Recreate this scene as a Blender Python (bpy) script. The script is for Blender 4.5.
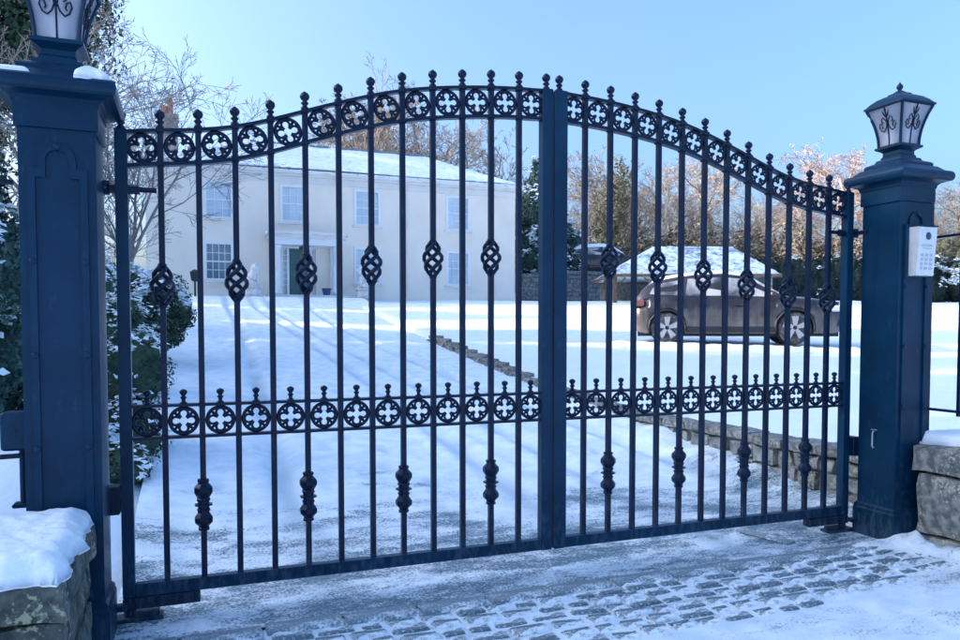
import bpy, bmesh, math, random
from mathutils import Vector, Matrix, noise
R = math.radians
PI = math.pi
for o in list(bpy.data.objects): bpy.data.objects.remove(o)
sc = bpy.context.scene
col = sc.collection

# ------------------------------------------------------------------ camera, sky, sun, exposure
cam_d = bpy.data.cameras.new('camera'); cam = bpy.data.objects.new('camera', cam_d); col.objects.link(cam)
cam.location = (-2.21, -4.426, 1.58)
cam.rotation_euler = (R(90 - 2.3), 0, R(-21.07))
cam_d.sensor_width = 36; cam_d.lens = 28.125; cam_d.shift_y = 0.0418
cam_d.clip_start = .05; cam_d.clip_end = 3000
sc.camera = cam
SUN_EL, SUN_AZ = R(20), R(-70)          # azimuth clockwise from +Y: low sun from the left, a little behind the house
world = bpy.data.worlds.new('World'); sc.world = world; world.use_nodes = True
wn = world.node_tree; bg = wn.nodes['Background']
sky = wn.nodes.new('ShaderNodeTexSky'); sky.sky_type = 'NISHITA'; sky.sun_disc = False
sky.sun_elevation = SUN_EL; sky.sun_rotation = SUN_AZ; sky.altitude = 50; sky.air_density = 1.0; sky.dust_density = 7.5; sky.ozone_density = 6.0
wn.links.new(sky.outputs[0], bg.inputs[0]); bg.inputs[1].default_value = .15
sun_d = bpy.data.lights.new('sun', 'SUN'); sun = bpy.data.objects.new('sun', sun_d); col.objects.link(sun)
sun_d.energy = 2.3; sun_d.angle = R(.55); sun_d.color = (1, .87, .74)
sd = Vector((math.sin(SUN_AZ) * math.cos(SUN_EL), math.cos(SUN_AZ) * math.cos(SUN_EL), math.sin(SUN_EL)))
sun.rotation_euler = sd.to_track_quat('Z', 'Y').to_euler()
vs = sc.view_settings
vs.view_transform = 'Standard'; vs.look = 'None'; vs.gamma = 1; vs.use_curve_mapping = False
vs.exposure = 2.0

# ------------------------------------------------------------------ materials
M = {}
def mat(name, c, c2=None, scale=6, rough=.6, metal=0, bump=0, bscale=40, spec=.5, detail=4, rnd=0, lo=.35, hi=.65, coat=0):
    m = bpy.data.materials.new(name); m.use_nodes = True
    n, l = m.node_tree.nodes, m.node_tree.links
    b = n['Principled BSDF']; b.inputs['Roughness'].default_value = rough; b.inputs['Metallic'].default_value = metal
    b.inputs['Specular IOR Level'].default_value = spec; b.inputs['Coat Weight'].default_value = coat
    b.inputs['Base Color'].default_value = (*c, 1)
    tc = n.new('ShaderNodeTexCoord')
    if c2:
        t = n.new('ShaderNodeTexNoise'); t.inputs['Scale'].default_value = scale; t.inputs['Detail'].default_value = detail
        l.new(tc.outputs['Object'], t.inputs['Vector'])
        r = n.new('ShaderNodeValToRGB'); r.color_ramp.elements[0].color = (*c, 1); r.color_ramp.elements[1].color = (*c2, 1)
        r.color_ramp.elements[0].position = lo; r.color_ramp.elements[1].position = hi
        l.new(t.outputs['Fac'], r.inputs[0]); src = r.outputs[0]
        if rnd:
            oi = n.new('ShaderNodeObjectInfo'); h = n.new('ShaderNodeHueSaturation')
            mr = n.new('ShaderNodeMapRange'); mr.inputs[3].default_value = 1 - rnd; mr.inputs[4].default_value = 1 + rnd
            l.new(oi.outputs['Random'], mr.inputs[0]); l.new(mr.outputs[0], h.inputs['Value']); l.new(src, h.inputs['Color']); src = h.outputs[0]
        l.new(src, b.inputs['Base Color'])
    if bump:
        t2 = n.new('ShaderNodeTexNoise'); t2.inputs['Scale'].default_value = bscale; t2.inputs['Detail'].default_value = 5
        l.new(tc.outputs['Object'], t2.inputs['Vector'])
        bp = n.new('ShaderNodeBump'); bp.inputs['Strength'].default_value = bump; bp.inputs['Distance'].default_value = .02
        l.new(t2.outputs['Fac'], bp.inputs['Height']); l.new(bp.outputs[0], b.inputs['Normal'])
    M[name] = m
    return m
mat('paint', (.0004, .022, .054), (.0015, .035, .080), 3, .36, spec=.2, bump=.04, bscale=120)
mat('iron', (.001, .009, .030), (.003, .015, .044), 9, .45, spec=.24, bump=.1, bscale=90)
mat('snow', (.83, .905, .925), (.87, .935, .95), 3, .55, bump=.35, bscale=22, spec=.3)
mat('snow_far', (.82, .89, .92), (.87, .93, .95), .6, .6, bump=.4, bscale=4, spec=.2)
mat('lamp_glass', (.74, .74, .86), (.80, .80, .90), 8, .25)
mat('steel', (.62, .66, .68), (.70, .73, .74), 20, .32, metal=.35, bump=.05, bscale=300)
mat('steel_face', (.72, .77, .80), (.78, .82, .85), 20, .35, metal=.15)
mat('key', (.50, .55, .60), None, rough=.4)
mat('lens', (.02, .06, .14), None, rough=.08)
mat('ink', (.12, .15, .22), None, rough=.6)
mat('zinc', (.45, .48, .52), None, rough=.35, metal=.7)
mat('stone', (.10, .115, .10), (.27, .28, .25), 9, .85, bump=.8, bscale=26, detail=8, rnd=.2)
mat('stone_moss', (.055, .065, .055), (.22, .235, .20), 11, .9, bump=1, bscale=30, detail=9, rnd=.2)
mat('rubble', (.13, .145, .15), (.30, .31, .31), 3, .9, bump=.7, bscale=12, detail=6, rnd=.25)
mat('mortar', (.16, .17, .17), (.22, .23, .23), 20, .9, bump=.5)
mat('render', (.79, .72, .63), (.84, .78, .69), .9, .85, bump=.1, bscale=30)
mat('stone_trim', (.66, .655, .64), (.74, .735, .72), 1.5, .75)
mat('white_paint', (.76, .78, .80), None, rough=.45)
mat('pane', (.46, .58, .66), (.58, .69, .76), .8, .12)
mat('pane_dark', (.12, .20, .25), (.22, .31, .37), .8, .1)
mat('door_green', (.025, .115, .125), (.035, .14, .145), 8, .4)
mat('brick', (.30, .23, .21), (.42, .34, .32), 7, .85, bump=.4)
mat('terracotta', (.50, .20, .11), None, rough=.75)
mat('statue', (.62, .61, .59), (.78, .78, .77), 9, .8, bump=.4)
mat('blue_glaze', (.02, .05, .16), None, rough=.25)
mat('leaf', (.020, .055, .038), (.055, .10, .058), 3, .65, rnd=.2, spec=.25)
mat('leaf_yew', (.012, .042, .036), (.032, .075, .055), 2, .6, rnd=.15)
mat('leaf_blue', (.018, .075, .065), (.04, .12, .09), 4, .55, rnd=.2)
mat('leaf_warm', (.15, .14, .075), (.27, .24, .14), .7, .7, rnd=.2)
mat('hedge', (.012, .022, .024), (.03, .045, .038), 1.2, .85, spec=.15)
mat('bark', (.15, .13, .115), (.24, .21, .18), 4, .9, rnd=.2)
mat('bark_warm', (.24, .195, .16), (.35, .285, .23), 2, .9, rnd=.25)
mat('bark_pink', (.36, .26, .22), (.46, .33, .28), 2, .9, rnd=.1)
mat('bark_pale', (.42, .40, .36), (.55, .52, .48), 2, .85)
mat('bark_grey', (.13, .13, .135), (.26, .26, .26), 3, .9)
mat('slate', (.10, .13, .17), (.20, .24, .29), 1.5, .6, bump=.5, bscale=8)
mat('timber', (.10, .065, .045), (.17, .11, .075), 6, .8)
mat('car_paint', (.026, .024, .029), (.078, .068, .064), 2.4, .30, lo=.42, hi=.80, metal=.3, coat=.4)
_m = M['car_paint']; _n, _l = _m.node_tree.nodes, _m.node_tree.links; _p = _n['Principled BSDF']; _src = _p.inputs['Base Color'].links[0].from_socket
_tc = _n.new('ShaderNodeTexCoord'); _sp = _n.new('ShaderNodeSeparateXYZ'); _l.new(_tc.outputs['Object'], _sp.inputs[0])
_nz = _n.new('ShaderNodeTexNoise'); _nz.inputs['Scale'].default_value = 3; _nz.inputs['Detail'].default_value = 7; _mp = _n.new('ShaderNodeMapping'); _mp.inputs['Scale'].default_value = (2.2, 1, .7); _l.new(_tc.outputs['Object'], _mp.inputs[0]); _l.new(_mp.outputs[0], _nz.inputs['Vector'])
_mr = _n.new('ShaderNodeMapRange'); _mr.inputs[1].default_value = 1.05; _mr.inputs[2].default_value = .35; _mr.inputs[3].default_value = -.15; _mr.inputs[4].default_value = .45; _l.new(_sp.outputs['Z'], _mr.inputs[0])
_ad = _n.new('ShaderNodeMath'); _l.new(_mr.outputs[0], _ad.inputs[0]); _l.new(_nz.outputs['Fac'], _ad.inputs[1])
_m2 = _n.new('ShaderNodeMapRange'); _m2.inputs[1].default_value = .50; _m2.inputs[2].default_value = 1.0; _m2.inputs[4].default_value = .8; _l.new(_ad.outputs[0], _m2.inputs[0])
_mx = _n.new('ShaderNodeMix'); _mx.data_type = 'RGBA'; _l.new(_m2.outputs[0], _mx.inputs[0]); _l.new(_src, _mx.inputs[6]); _mx.inputs[7].default_value = (.185, .16, .148, 1); _l.new(_mx.outputs[2], _p.inputs['Base Color'])
mat('frost', (.06, .075, .09), (.46, .47, .48), 2.2, .35, lo=.36, hi=.60)
mat('car_black', (.012, .014, .02), None, rough=.5)
mat('tyre', (.02, .02, .024), (.10, .10, .11), 12, .8)
mat('alloy', (.40, .41, .44), None, rough=.4, metal=.4)
mat('red_lens', (.24, .09, .085), None, rough=.3)
mat('clear_lens', (.5, .55, .6), None, rough=.15)
mat('brush', (.075, .07, .062), (.19, .155, .12), .5, .9, spec=.1)
mat('soil', (.06, .055, .05), (.12, .11, .10), 9, .9, bump=.6)

def snow_mix(name, dark, dark2, base, y0=None, y1=None, amp=1.0, fine=55, dscale=30, rough=.5, patch=1.3, snow=(.86, .93, .945)):
    """worn snow lying over a dark surface; cover grows from y0 to y1 along the drive"""
    m = bpy.data.materials.new(name); m.use_nodes = True
    n, l = m.node_tree.nodes, m.node_tree.links
    b = n['Principled BSDF']; tc = n.new('ShaderNodeTexCoord')
    def math_(op, a, c=None):
        k = n.new('ShaderNodeMath'); k.operation = op
        for i, v in enumerate((a, c)):
            if v is None: continue
            if isinstance(v, (int, float)): k.inputs[i].default_value = v
            else: l.new(v, k.inputs[i])
        return k.outputs[0]
    def nz(s, d, rgh=.6, stretch=None):
        t = n.new('ShaderNodeTexNoise'); t.inputs['Scale'].default_value = s; t.inputs['Detail'].default_value = d; t.inputs['Roughness'].default_value = rgh
        if stretch:
            mp = n.new('ShaderNodeMapping'); mp.inputs['Scale'].default_value = stretch; mp.inputs['Rotation'].default_value = (0, 0, R(-18))
            l.new(tc.outputs['Object'], mp.inputs['Vector']); l.new(mp.outputs[0], t.inputs['Vector'])
        else: l.new(tc.outputs['Object'], t.inputs['Vector'])
        return t.outputs['Fac']
    cover = math_('MULTIPLY', math_('SUBTRACT', nz(patch, 5, .6, (.8, 2.2, 1)), .5), 1.9 * amp)
    cover = math_('ADD', cover, base)
    cover = math_('ADD', cover, math_('MULTIPLY', math_('SUBTRACT', nz(fine, 5, .75), .5), 2.3))
    cover = math_('ADD', cover, math_('MULTIPLY', math_('SUBTRACT', nz(9, 5, .65, (.7, 1.6, 1)), .5), 1.1))
    if y0 is not None:
        sp = n.new('ShaderNodeSeparateXYZ'); l.new(tc.outputs['Object'], sp.inputs[0])
        yy = math_('ADD', sp.outputs['Y'], math_('MULTIPLY', math_('SUBTRACT', nz(.9, 3), .5), 1.6))
        mr = n.new('ShaderNodeMapRange'); mr.inputs[1].default_value = y0; mr.inputs[2].default_value = y1; mr.inputs[3].default_value = 0; mr.inputs[4].default_value = 1.25
        l.new(yy, mr.inputs[0]); cover = math_('ADD', cover, mr.outputs[0])
    rp = n.new('ShaderNodeMapRange'); rp.inputs[1].default_value = .34; rp.inputs[2].default_value = .70
    l.new(cover, rp.inputs[0])
    dn = n.new('ShaderNodeValToRGB'); dn.color_ramp.elements[0].color = (*dark, 1); dn.color_ramp.elements[1].color = (*dark2, 1)
    dn.color_ramp.elements[0].position = .35; dn.color_ramp.elements[1].position = .7
    l.new(nz(dscale, 6, .7), dn.inputs[0])
    sn = n.new('ShaderNodeValToRGB'); sn.color_ramp.elements[0].position = .38; sn.color_ramp.elements[1].position = .62; sn.color_ramp.elements[0].color = (snow[0] * .80, snow[1] * .85, snow[2] * .90, 1); sn.color_ramp.elements[1].color = (*snow, 1)
    l.new(nz(4, 5), sn.inputs[0])
    if y0 is not None:      # packed, slightly grey snow in the wheel tracks
        at = n.new('ShaderNodeAttribute'); at.attribute_name = 'wear'
        pk = n.new('ShaderNodeMix'); pk.data_type = 'RGBA'; l.new(math_('MULTIPLY', at.outputs['Fac'], 1.0), pk.inputs[0]); l.new(sn.outputs[0], pk.inputs[6]); pk.inputs[7].default_value = (.47, .58, .64, 1)
    mx = n.new('ShaderNodeMix'); mx.data_type = 'RGBA'
    l.new(rp.outputs[0], mx.inputs[0]); l.new(dn.outputs[0], mx.inputs[6]); l.new(pk.outputs[2] if y0 is not None else sn.outputs[0], mx.inputs[7])
    l.new(mx.outputs[2], b.inputs['Base Color'])
    rg = n.new('ShaderNodeMapRange'); rg.inputs[3].default_value = .30; rg.inputs[4].default_value = .62; l.new(rp.outputs[0], rg.inputs[0]); l.new(rg.outputs[0], b.inputs['Roughness']); b.inputs['Specular IOR Level'].default_value = .4
    bp = n.new('ShaderNodeBump'); bp.inputs['Strength'].default_value = .55; bp.inputs['Distance'].default_value = .015
    hh = math_('ADD', rp.outputs[0], math_('MULTIPLY', nz(40, 5), .6))
    l.new(hh, bp.inputs['Height']); l.new(bp.outputs[0], b.inputs['Normal'])
    M[name] = m
snow_mix('drive_snow', (.035, .105, .15), (.16, .28, .345), .54, .7, 4.6, amp=1.2, fine=60)
snow_mix('court_snow', (.08, .13, .165), (.20, .27, .32), .88, amp=.9, fine=70)
snow_mix('sett_snow', (.075, .125, .15), (.20, .275, .305), .50, amp=1.2, fine=45, patch=1.4)
snow_mix('slab_snow', (.15, .215, .25), (.27, .34, .38), .34, amp=.9, fine=50, patch=1.6)
snow_mix('roof_snow', (.10, .13, .15), (.22, .25, .27), .95, amp=.55, fine=3, patch=.5, dscale=3, rough=.7)
snow_mix('barn_roof', (.16, .21, .27), (.25, .31, .37), .62, amp=.5, fine=3, patch=.5, dscale=3, rough=.7)

for _nm in ('paint', 'iron'):
    _m = M[_nm]; _n, _l = _m.node_tree.nodes, _m.node_tree.links; _p = _n['Principled BSDF']; _src = _p.inputs['Base Color'].links[0].from_socket
    _tc = _n.new('ShaderNodeNewGeometry'); _sp = _n.new('ShaderNodeSeparateXYZ'); _l.new(_tc.outputs['Position'], _sp.inputs[0])
    _nz = _n.new('ShaderNodeTexNoise'); _nz.inputs['Scale'].default_value = 26; _nz.inputs['Detail'].default_value = 8; _nz.inputs['Roughness'].default_value = .7
    _mp = _n.new('ShaderNodeMapping'); _mp.inputs['Scale'].default_value = (1, 1, .3); _l.new(_tc.outputs['Position'], _mp.inputs[0]); _l.new(_mp.outputs[0], _nz.inputs['Vector'])
    _mr = _n.new('ShaderNodeMapRange'); _mr.inputs[1].default_value = .55; _mr.inputs[2].default_value = .0; _mr.inputs[3].default_value = -.06; _mr.inputs[4].default_value = .16; _l.new(_sp.outputs['Z'], _mr.inputs[0])
    _ad = _n.new('ShaderNodeMath'); _l.new(_mr.outputs[0], _ad.inputs[0]); _l.new(_nz.outputs['Fac'], _ad.inputs[1])
    _m2 = _n.new('ShaderNodeMapRange'); _m2.inputs[1].default_value = .54; _m2.inputs[2].default_value = .82; _m2.inputs[4].default_value = .55; _l.new(_ad.outputs[0], _m2.inputs[0])
    _mx = _n.new('ShaderNodeMix'); _mx.data_type = 'RGBA'; _l.new(_m2.outputs[0], _mx.inputs[0]); _l.new(_src, _mx.inputs[6]); _mx.inputs[7].default_value = (.09, .13, .17, 1); _l.new(_mx.outputs[2], _p.inputs['Base Color'])
    _r = _n.new('ShaderNodeMapRange'); _r.inputs[3].default_value = .34; _r.inputs[4].default_value = .8; _l.new(_m2.outputs[0], _r.inputs[0]); _l.new(_r.outputs[0], _p.inputs['Roughness'])
def translucent(name, c, k=.5):
    m = bpy.data.materials.new(name); m.use_nodes = True; n, l = m.node_tree.nodes, m.node_tree.links
    b = n['Principled BSDF']; b.inputs['Base Color'].default_value = (*c, 1); b.inputs['Roughness'].default_value = .25
    t = n.new('ShaderNodeBsdfTranslucent'); t.inputs[0].default_value = (*c, 1); mx = n.new('ShaderNodeMixShader'); mx.inputs[0].default_value = k
    l.new(b.outputs[0], mx.inputs[1]); l.new(t.outputs[0], mx.inputs[2]); l.new(mx.outputs[0], n['Material Output'].inputs[0]); M[name] = m
translucent('lamp_glass', (.88, .91, .97), .6)
def stone_mat(name, a, b, lichen, amt, scale):
    m = mat(name, a, b, scale, .9, bump=1, bscale=34, detail=10, rnd=.22, lo=.38, hi=.64)
    n, l = m.node_tree.nodes, m.node_tree.links; p = n['Principled BSDF']; src = p.inputs['Base Color'].links[0].from_socket
    tc = n.new('ShaderNodeTexCoord'); t = n.new('ShaderNodeTexNoise'); t.inputs['Scale'].default_value = 46; t.inputs['Detail'].default_value = 3
    t2 = n.new('ShaderNodeTexNoise'); t2.inputs['Scale'].default_value = 5; t2.inputs['Detail'].default_value = 4
    for q in (t, t2): l.new(tc.outputs['Object'], q.inputs['Vector'])
    ml = n.new('ShaderNodeMath'); ml.operation = 'MULTIPLY'; l.new(t.outputs['Fac'], ml.inputs[0]); l.new(t2.outputs['Fac'], ml.inputs[1])
    mr = n.new('ShaderNodeMapRange'); mr.inputs[1].default_value = amt; mr.inputs[2].default_value = amt + .05; l.new(ml.outputs[0], mr.inputs[0])
    mx = n.new('ShaderNodeMix'); mx.data_type = 'RGBA'; l.new(mr.outputs[0], mx.inputs[0]); l.new(src, mx.inputs[6]); mx.inputs[7].default_value = (*lichen, 1)
    l.new(mx.outputs[2], p.inputs['Base Color'])
stone_mat('stone', (.10, .115, .115), (.30, .30, .27), (.42, .40, .33), .34, 17)
stone_mat('stone_moss', (.035, .048, .046), (.15, .165, .14), (.36, .36, .24), .315, 14)
stone_mat('rubble', (.12, .135, .14), (.30, .31, .30), (.42, .42, .38), .35, 8)

# ------------------------------------------------------------------ mesh helpers
class MB:
    def __init__(s): s.v = []; s.f = []; s.mi = []
    def add(s, vs, fs, mi=0):
        b = len(s.v); s.v += [tuple(p) for p in vs]
        for f in fs: s.f.append(tuple(i + b for i in f)); s.mi.append(mi)
        return s
    def box(s, x0, x1, y0, y1, z0, z1, mi=0):
        v = [(x, y, z) for z in (z0, z1) for y in (y0, y1) for x in (x0, x1)]
        return s.add(v, [(0, 2, 3, 1), (4, 5, 7, 6), (0, 1, 5, 4), (2, 6, 7, 3), (0, 4, 6, 2), (1, 3, 7, 5)], mi)
    def bevbox(s, x0, x1, y0, y1, z0, z1, b=.01):
        prof = [(b, z0), (0, z0 + b), (0, z1 - b), (b, z1)]
        vs = []
        for ins, z in prof:
            for k, (x, y, sx, sy) in enumerate(((x0, y0, 1, 1), (x1, y0, -1, 1), (x1, y1, -1, -1), (x0, y1, 1, -1))):
                c = b * .6
                if k % 2 == 0: pts = [(x + sx * ins, y + sy * (ins + c)), (x + sx * (ins + c), y + sy * ins)]
                else: pts = [(x + sx * (ins + c), y + sy * ins), (x + sx * ins, y + sy * (ins + c))]
                vs += [(a, d, z) for a, d in pts]
        fs = [tuple(range(7, -1, -1)), tuple(range(24, 32))]
        for r in range(3):
            for k in range(8): fs.append((r * 8 + k, r * 8 + (k + 1) % 8, r * 8 + 8 + (k + 1) % 8, r * 8 + 8 + k))
        return s.add(vs, fs)
    def tube(s, pts, rad, n=6, closed=False, cap=True, flat=None, mi=0):
        pts = [Vector(p) for p in pts]; N = len(pts); rr = rad if isinstance(rad, (list, tuple)) else [rad] * N
        vs, fs = [], []
        for i, p in enumerate(pts):
            if closed: t = pts[(i + 1) % N] - pts[i - 1]
            else: t = pts[min(i + 1, N - 1)] - pts[max(i - 1, 0)]
            t.normalize()
            if flat is not None:
                a = Vector(flat)
            else:
                up = Vector((0, 0, 1)) if abs(t.z) < .9 else Vector((0, 1, 0))
                a = t.cross(up).normalized()
            b2 = t.cross(a).normalized()
            for k in range(n):
                an = 2 * PI * (k + .5) / n
                vs.append(p + (a * math.cos(an) + b2 * math.sin(an)) * rr[i])
        for i in range(N if closed else N - 1):
            j = (i + 1) % N
            for k in range(n): fs.append((i * n + k, i * n + (k + 1) % n, j * n + (k + 1) % n, j * n + k))
        if cap and not closed: fs += [tuple(range(n - 1, -1, -1)), tuple((N - 1) * n + k for k in range(n))]
        return s.add(vs, fs, mi)
    def lathe(s, prof, n=12, c=(0, 0, 0), rot=0, axis='z', mi=0):
        vs, fs = [], []
        for r, z in prof:
            for k in range(n):
                a = 2 * PI * k / n + rot
                x, y = r * math.cos(a), r * math.sin(a)
                vs.append((c[0] + x, c[1] + y, c[2] + z) if axis == 'z' else ((c[0] + x, c[1] - z, c[2] + y) if axis == 'y' else (c[0] + z, c[1] + x, c[2] + y)))
        for i in range(len(prof) - 1):
            for k in range(n): fs.append((i * n + k, i * n + (k + 1) % n, i * n + n + (k + 1) % n, i * n + n + k))
        fs += [tuple(range(n - 1, -1, -1)), tuple((len(prof) - 1) * n + k for k in range(n))]
        return s.add(vs, fs, mi)
    def sq(s, prof, cx=0, cy=0):        # stack of square sections (half width, z)
        return s.lathe([(h * math.sqrt(2), z) for h, z in prof], 4, (cx, cy, 0), PI / 4)
    def prism(s, poly, y0, y1):         # polygon in x,z extruded along y
        n = len(poly)
        vs = [(x, y0, z) for x, z in poly] + [(x, y1, z) for x, z in poly]
        return s.add(vs, [tuple(range(n)), tuple(range(2 * n - 1, n - 1, -1))] + [(i, n + i, n + (i + 1) % n, (i + 1) % n) for i in range(n)])
    def ring(s, outer, inner, y0, y1):  # closed frame strip between two x,z outlines of equal length
        n = len(outer)
        vs = [(x, y, z) for y in (y0, y1) for L in (outer, inner) for x, z in L]
        fs = []
        for i in range(n):
            j = (i + 1) % n
            fs += [(i, j, n + j, n + i), (2 * n + i, 3 * n + i, 3 * n + j, 2 * n + j), (i, 2 * n + i, 2 * n + j, j), (n + i, n + j, 3 * n + j, 3 * n + i)]
        return s.add(vs, fs)
    def sweep(s, path, w, h):           # rail of width w (y) and height h along an x,z path
        vs, fs = [], []
        N = len(path)
        for i, (x, z) in enumerate(path):
            a = path[max(i - 1, 0)]; b = path[min(i + 1, N - 1)]
            t = Vector((b[0] - a[0], 0, b[1] - a[1])).normalized(); nrm = Vector((-t.z, 0, t.x))
            for sy, sn in ((-1, -1), (1, -1), (1, 1), (-1, 1)):
                vs.append(Vector((x, sy * w / 2, z)) + nrm * sn * h / 2)
        for i in range(N - 1):
            for k in range(4): fs.append((i * 4 + k, i * 4 + (k + 1) % 4, i * 4 + 4 + (k + 1) % 4, i * 4 + 4 + k))
        fs += [(3, 2, 1, 0), tuple((N - 1) * 4 + k for k in range(4))]
        return s.add(vs, fs)
    def ball(s, c, r, nu=10, nv=6, sc_=(1, 1, 1), mi=0):
        prof = [(max(.001, r * math.sin(PI * i / nv)), -r * math.cos(PI * i / nv)) for i in range(nv + 1)]
        b = len(s.v); s.lathe(prof, nu, (0, 0, 0), mi=mi)
        for i in range(b, len(s.v)):
            x, y, z = s.v[i]; s.v[i] = (c[0] + x * sc_[0], c[1] + y * sc_[1], c[2] + z * sc_[2])
        return s
    def mesh(s, name, smooth=False, fix=True):
        me = bpy.data.meshes.new(name); me.from_pydata(s.v, [], s.f)
        if any(s.mi): me.polygons.foreach_set('material_index', s.mi)
        if fix:
            bm = bmesh.new(); bm.from_mesh(me); bmesh.ops.recalc_face_normals(bm, faces=bm.faces); bm.to_mesh(me); bm.free()
        if smooth: me.polygons.foreach_set('use_smooth', [True] * len(me.polygons))
        me.update(); return me
    def build(s, name, m, parent=None, smooth=False, fix=True):
        me = s.mesh(name, smooth, fix)
        for k in (m if isinstance(m, (list, tuple)) else [m]): me.materials.append(M[k])
        return obj(name, me, parent)
def obj(name, me, parent=None, loc=None, rz=0):
    o = bpy.data.objects.new(name, me); col.objects.link(o); o.parent = parent
    if loc: o.location = loc
    o.rotation_euler.z = rz
    return o
def tag(o, label=None, cat=None, group=None, kind=None):
    if label: o['label'] = label
    if cat: o['category'] = cat
    if group: o['group'] = group
    if kind: o['kind'] = kind
    return o
def empty(name, loc, label, cat, group=None, rz=0):
    e = obj(name, None, None, loc, rz); e.empty_display_size = .1
    return tag(e, label, cat, group)
def sstep(a, b, x):
    t = max(0, min(1, (x - a) / (b - a))); return t * t * (3 - 2 * t)
def interp(tab, x):
    if x <= tab[0][0]: return tab[0][1]
    for (a, va), (b, vb) in zip(tab, tab[1:]):
        if x <= b: return va + (vb - va) * (x - a) / (b - a)
    return tab[-1][1]
def nz(x, y, z=0): return noise.noise(Vector((x, y, z)))

# ------------------------------------------------------------------ terrain
WALLX = [(-1, 3.2), (.5, 3.2), (4, 3.25), (7.8, 3.55), (14.6, 3.92), (40, 5.2)]
def xw(y): return interp(WALLX, y)
LAWN = [(-8, .46), (.5, .52), (4, .50), (7.8, .67), (11, 1.0), (14.8, 1.36), (20, 1.9), (27, 2.58), (34, 3.08), (45, 3.25), (70, 3.4)]
def drive_z(y):
    if y <= 0: return 0
    y = min(y, 31.5); k = .0725 * y + .00081 * y * y
    return k * sstep(-.6, 2.5, y)
def lawn_z(x, y): return interp(LAWN, y + .33 * max(0, x - 3.2))
def height(x, y, side=None):
    if y < -.36: return -.02
    if side is None: side = x > xw(y)
    if side: return lawn_z(x, y)
    z = drive_z(y)
    if x < -2.62: z += .40 * sstep(-2.62, -3.5, x) * (1 - sstep(9, 16, y))
    if y > 26: z = z + (3.06 - z) * sstep(26, 31, y)
    return z + (0 if y < 45 else (y - 45) * .004)

def graded(a, b, fine_a, fine_b, f, grow=1.25):
    L = [fine_a]
    while L[-1] < fine_b: L.append(min(L[-1] + f, fine_b))
    st = f
    while L[-1] < b: st *= grow; L.append(min(L[-1] + st, b))
    st = f; pre = []; c = fine_a
    while c > a: st *= grow; c = max(c - st, a); pre.append(c)
    return pre[::-1] + L
def grid(name, xs, ys, zf, m, parent=None, smooth=True):
    mb = MB(); nx = len(xs)
    mb.v = [zf(x, y) for y in ys for x in xs]
    for j in range(len(ys) - 1):
        for i in range(nx - 1): mb.f.append((j * nx + i, j * nx + i + 1, j * nx + nx + i + 1, j * nx + nx + i))
    mb.mi = [0] * len(mb.f)
    return mb.build(name, m, parent, smooth, fix=False)

# ground: one sheet to the horizon, with the raised lawn on the right of the low wall
gx = [x for x in graded(-900, 900, -6, 3.1, .3, 1.3) if x < 3.15] + [3.17, 3.27]
gx = sorted(set(gx)); rx = []; st = .3; c = 3.27
while c < 30: c += st; st = min(st * 1.08, 1.2); rx.append(c)
while c < 900: st *= 1.4; c += st; rx.append(c)
gx += rx
gy = graded(-900, 900, -6, 36, .3, 1.3); gy = sorted(set([y for y in gy if abs(y + .36) > .12] + [-.37, -.35]))
def gz(x, y):
    side = x > 3.2
    bl = max(0, 1 - abs(x - 3.2) / 6)
    X = x + (xw(y) - 3.2) * bl * (1 if y > -.36 else 0)
    z = height(X, y, side)
    if not side and -2.55 < X < xw(y) - .05 and -.36 < y < 31: z -= .08
    elif y > -.36: z += .05 * nz(X * .35, y * .35) + .02 * nz(X * 1.3, y * 1.3, 3)
    if y < -.36 and abs(X) < 8: z -= .06
    return (X, y, z)
g = grid('ground', gx, gy, gz, 'snow'); tag(g, 'snow covered ground and lawn around the house', 'ground', kind='structure')

# driveway: icy tarmac at the gate, snow with wheel tracks further up
dx = [-2.6 + i * .075 for i in range(int(5.0 / .075))] ; dx = [(i / 130) for i in range(131)]
dy = [-.36]
st = .06
while dy[-1] < 31.6: dy.append(dy[-1] + st); st = min(st * 1.012, .5)
_fr = random.Random(15); STEPS = []
for x_a, x_b, y_a, y_b in ((-.2, -1.6, 1.6, 17), (1.9, 2.6, 2.2, 13), (-1.9, .4, 2.6, 9)):
    n_s = int((y_b - y_a) / .66)
    for k in range(n_s):
        t_ = k / n_s; STEPS.append((x_a + (x_b - x_a) * t_ + (.11 if k % 2 else -.11) + _fr.uniform(-.04, .04), y_a + (y_b - y_a) * t_ + _fr.uniform(-.06, .06)))
def prints(x, y):
    return max([math.exp(-(((x - a) / .07) ** 2 + ((y - b) / .15) ** 2)) for a, b in STEPS if abs(x - a) < .25 and abs(y - b) < .4] or [0])
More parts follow.
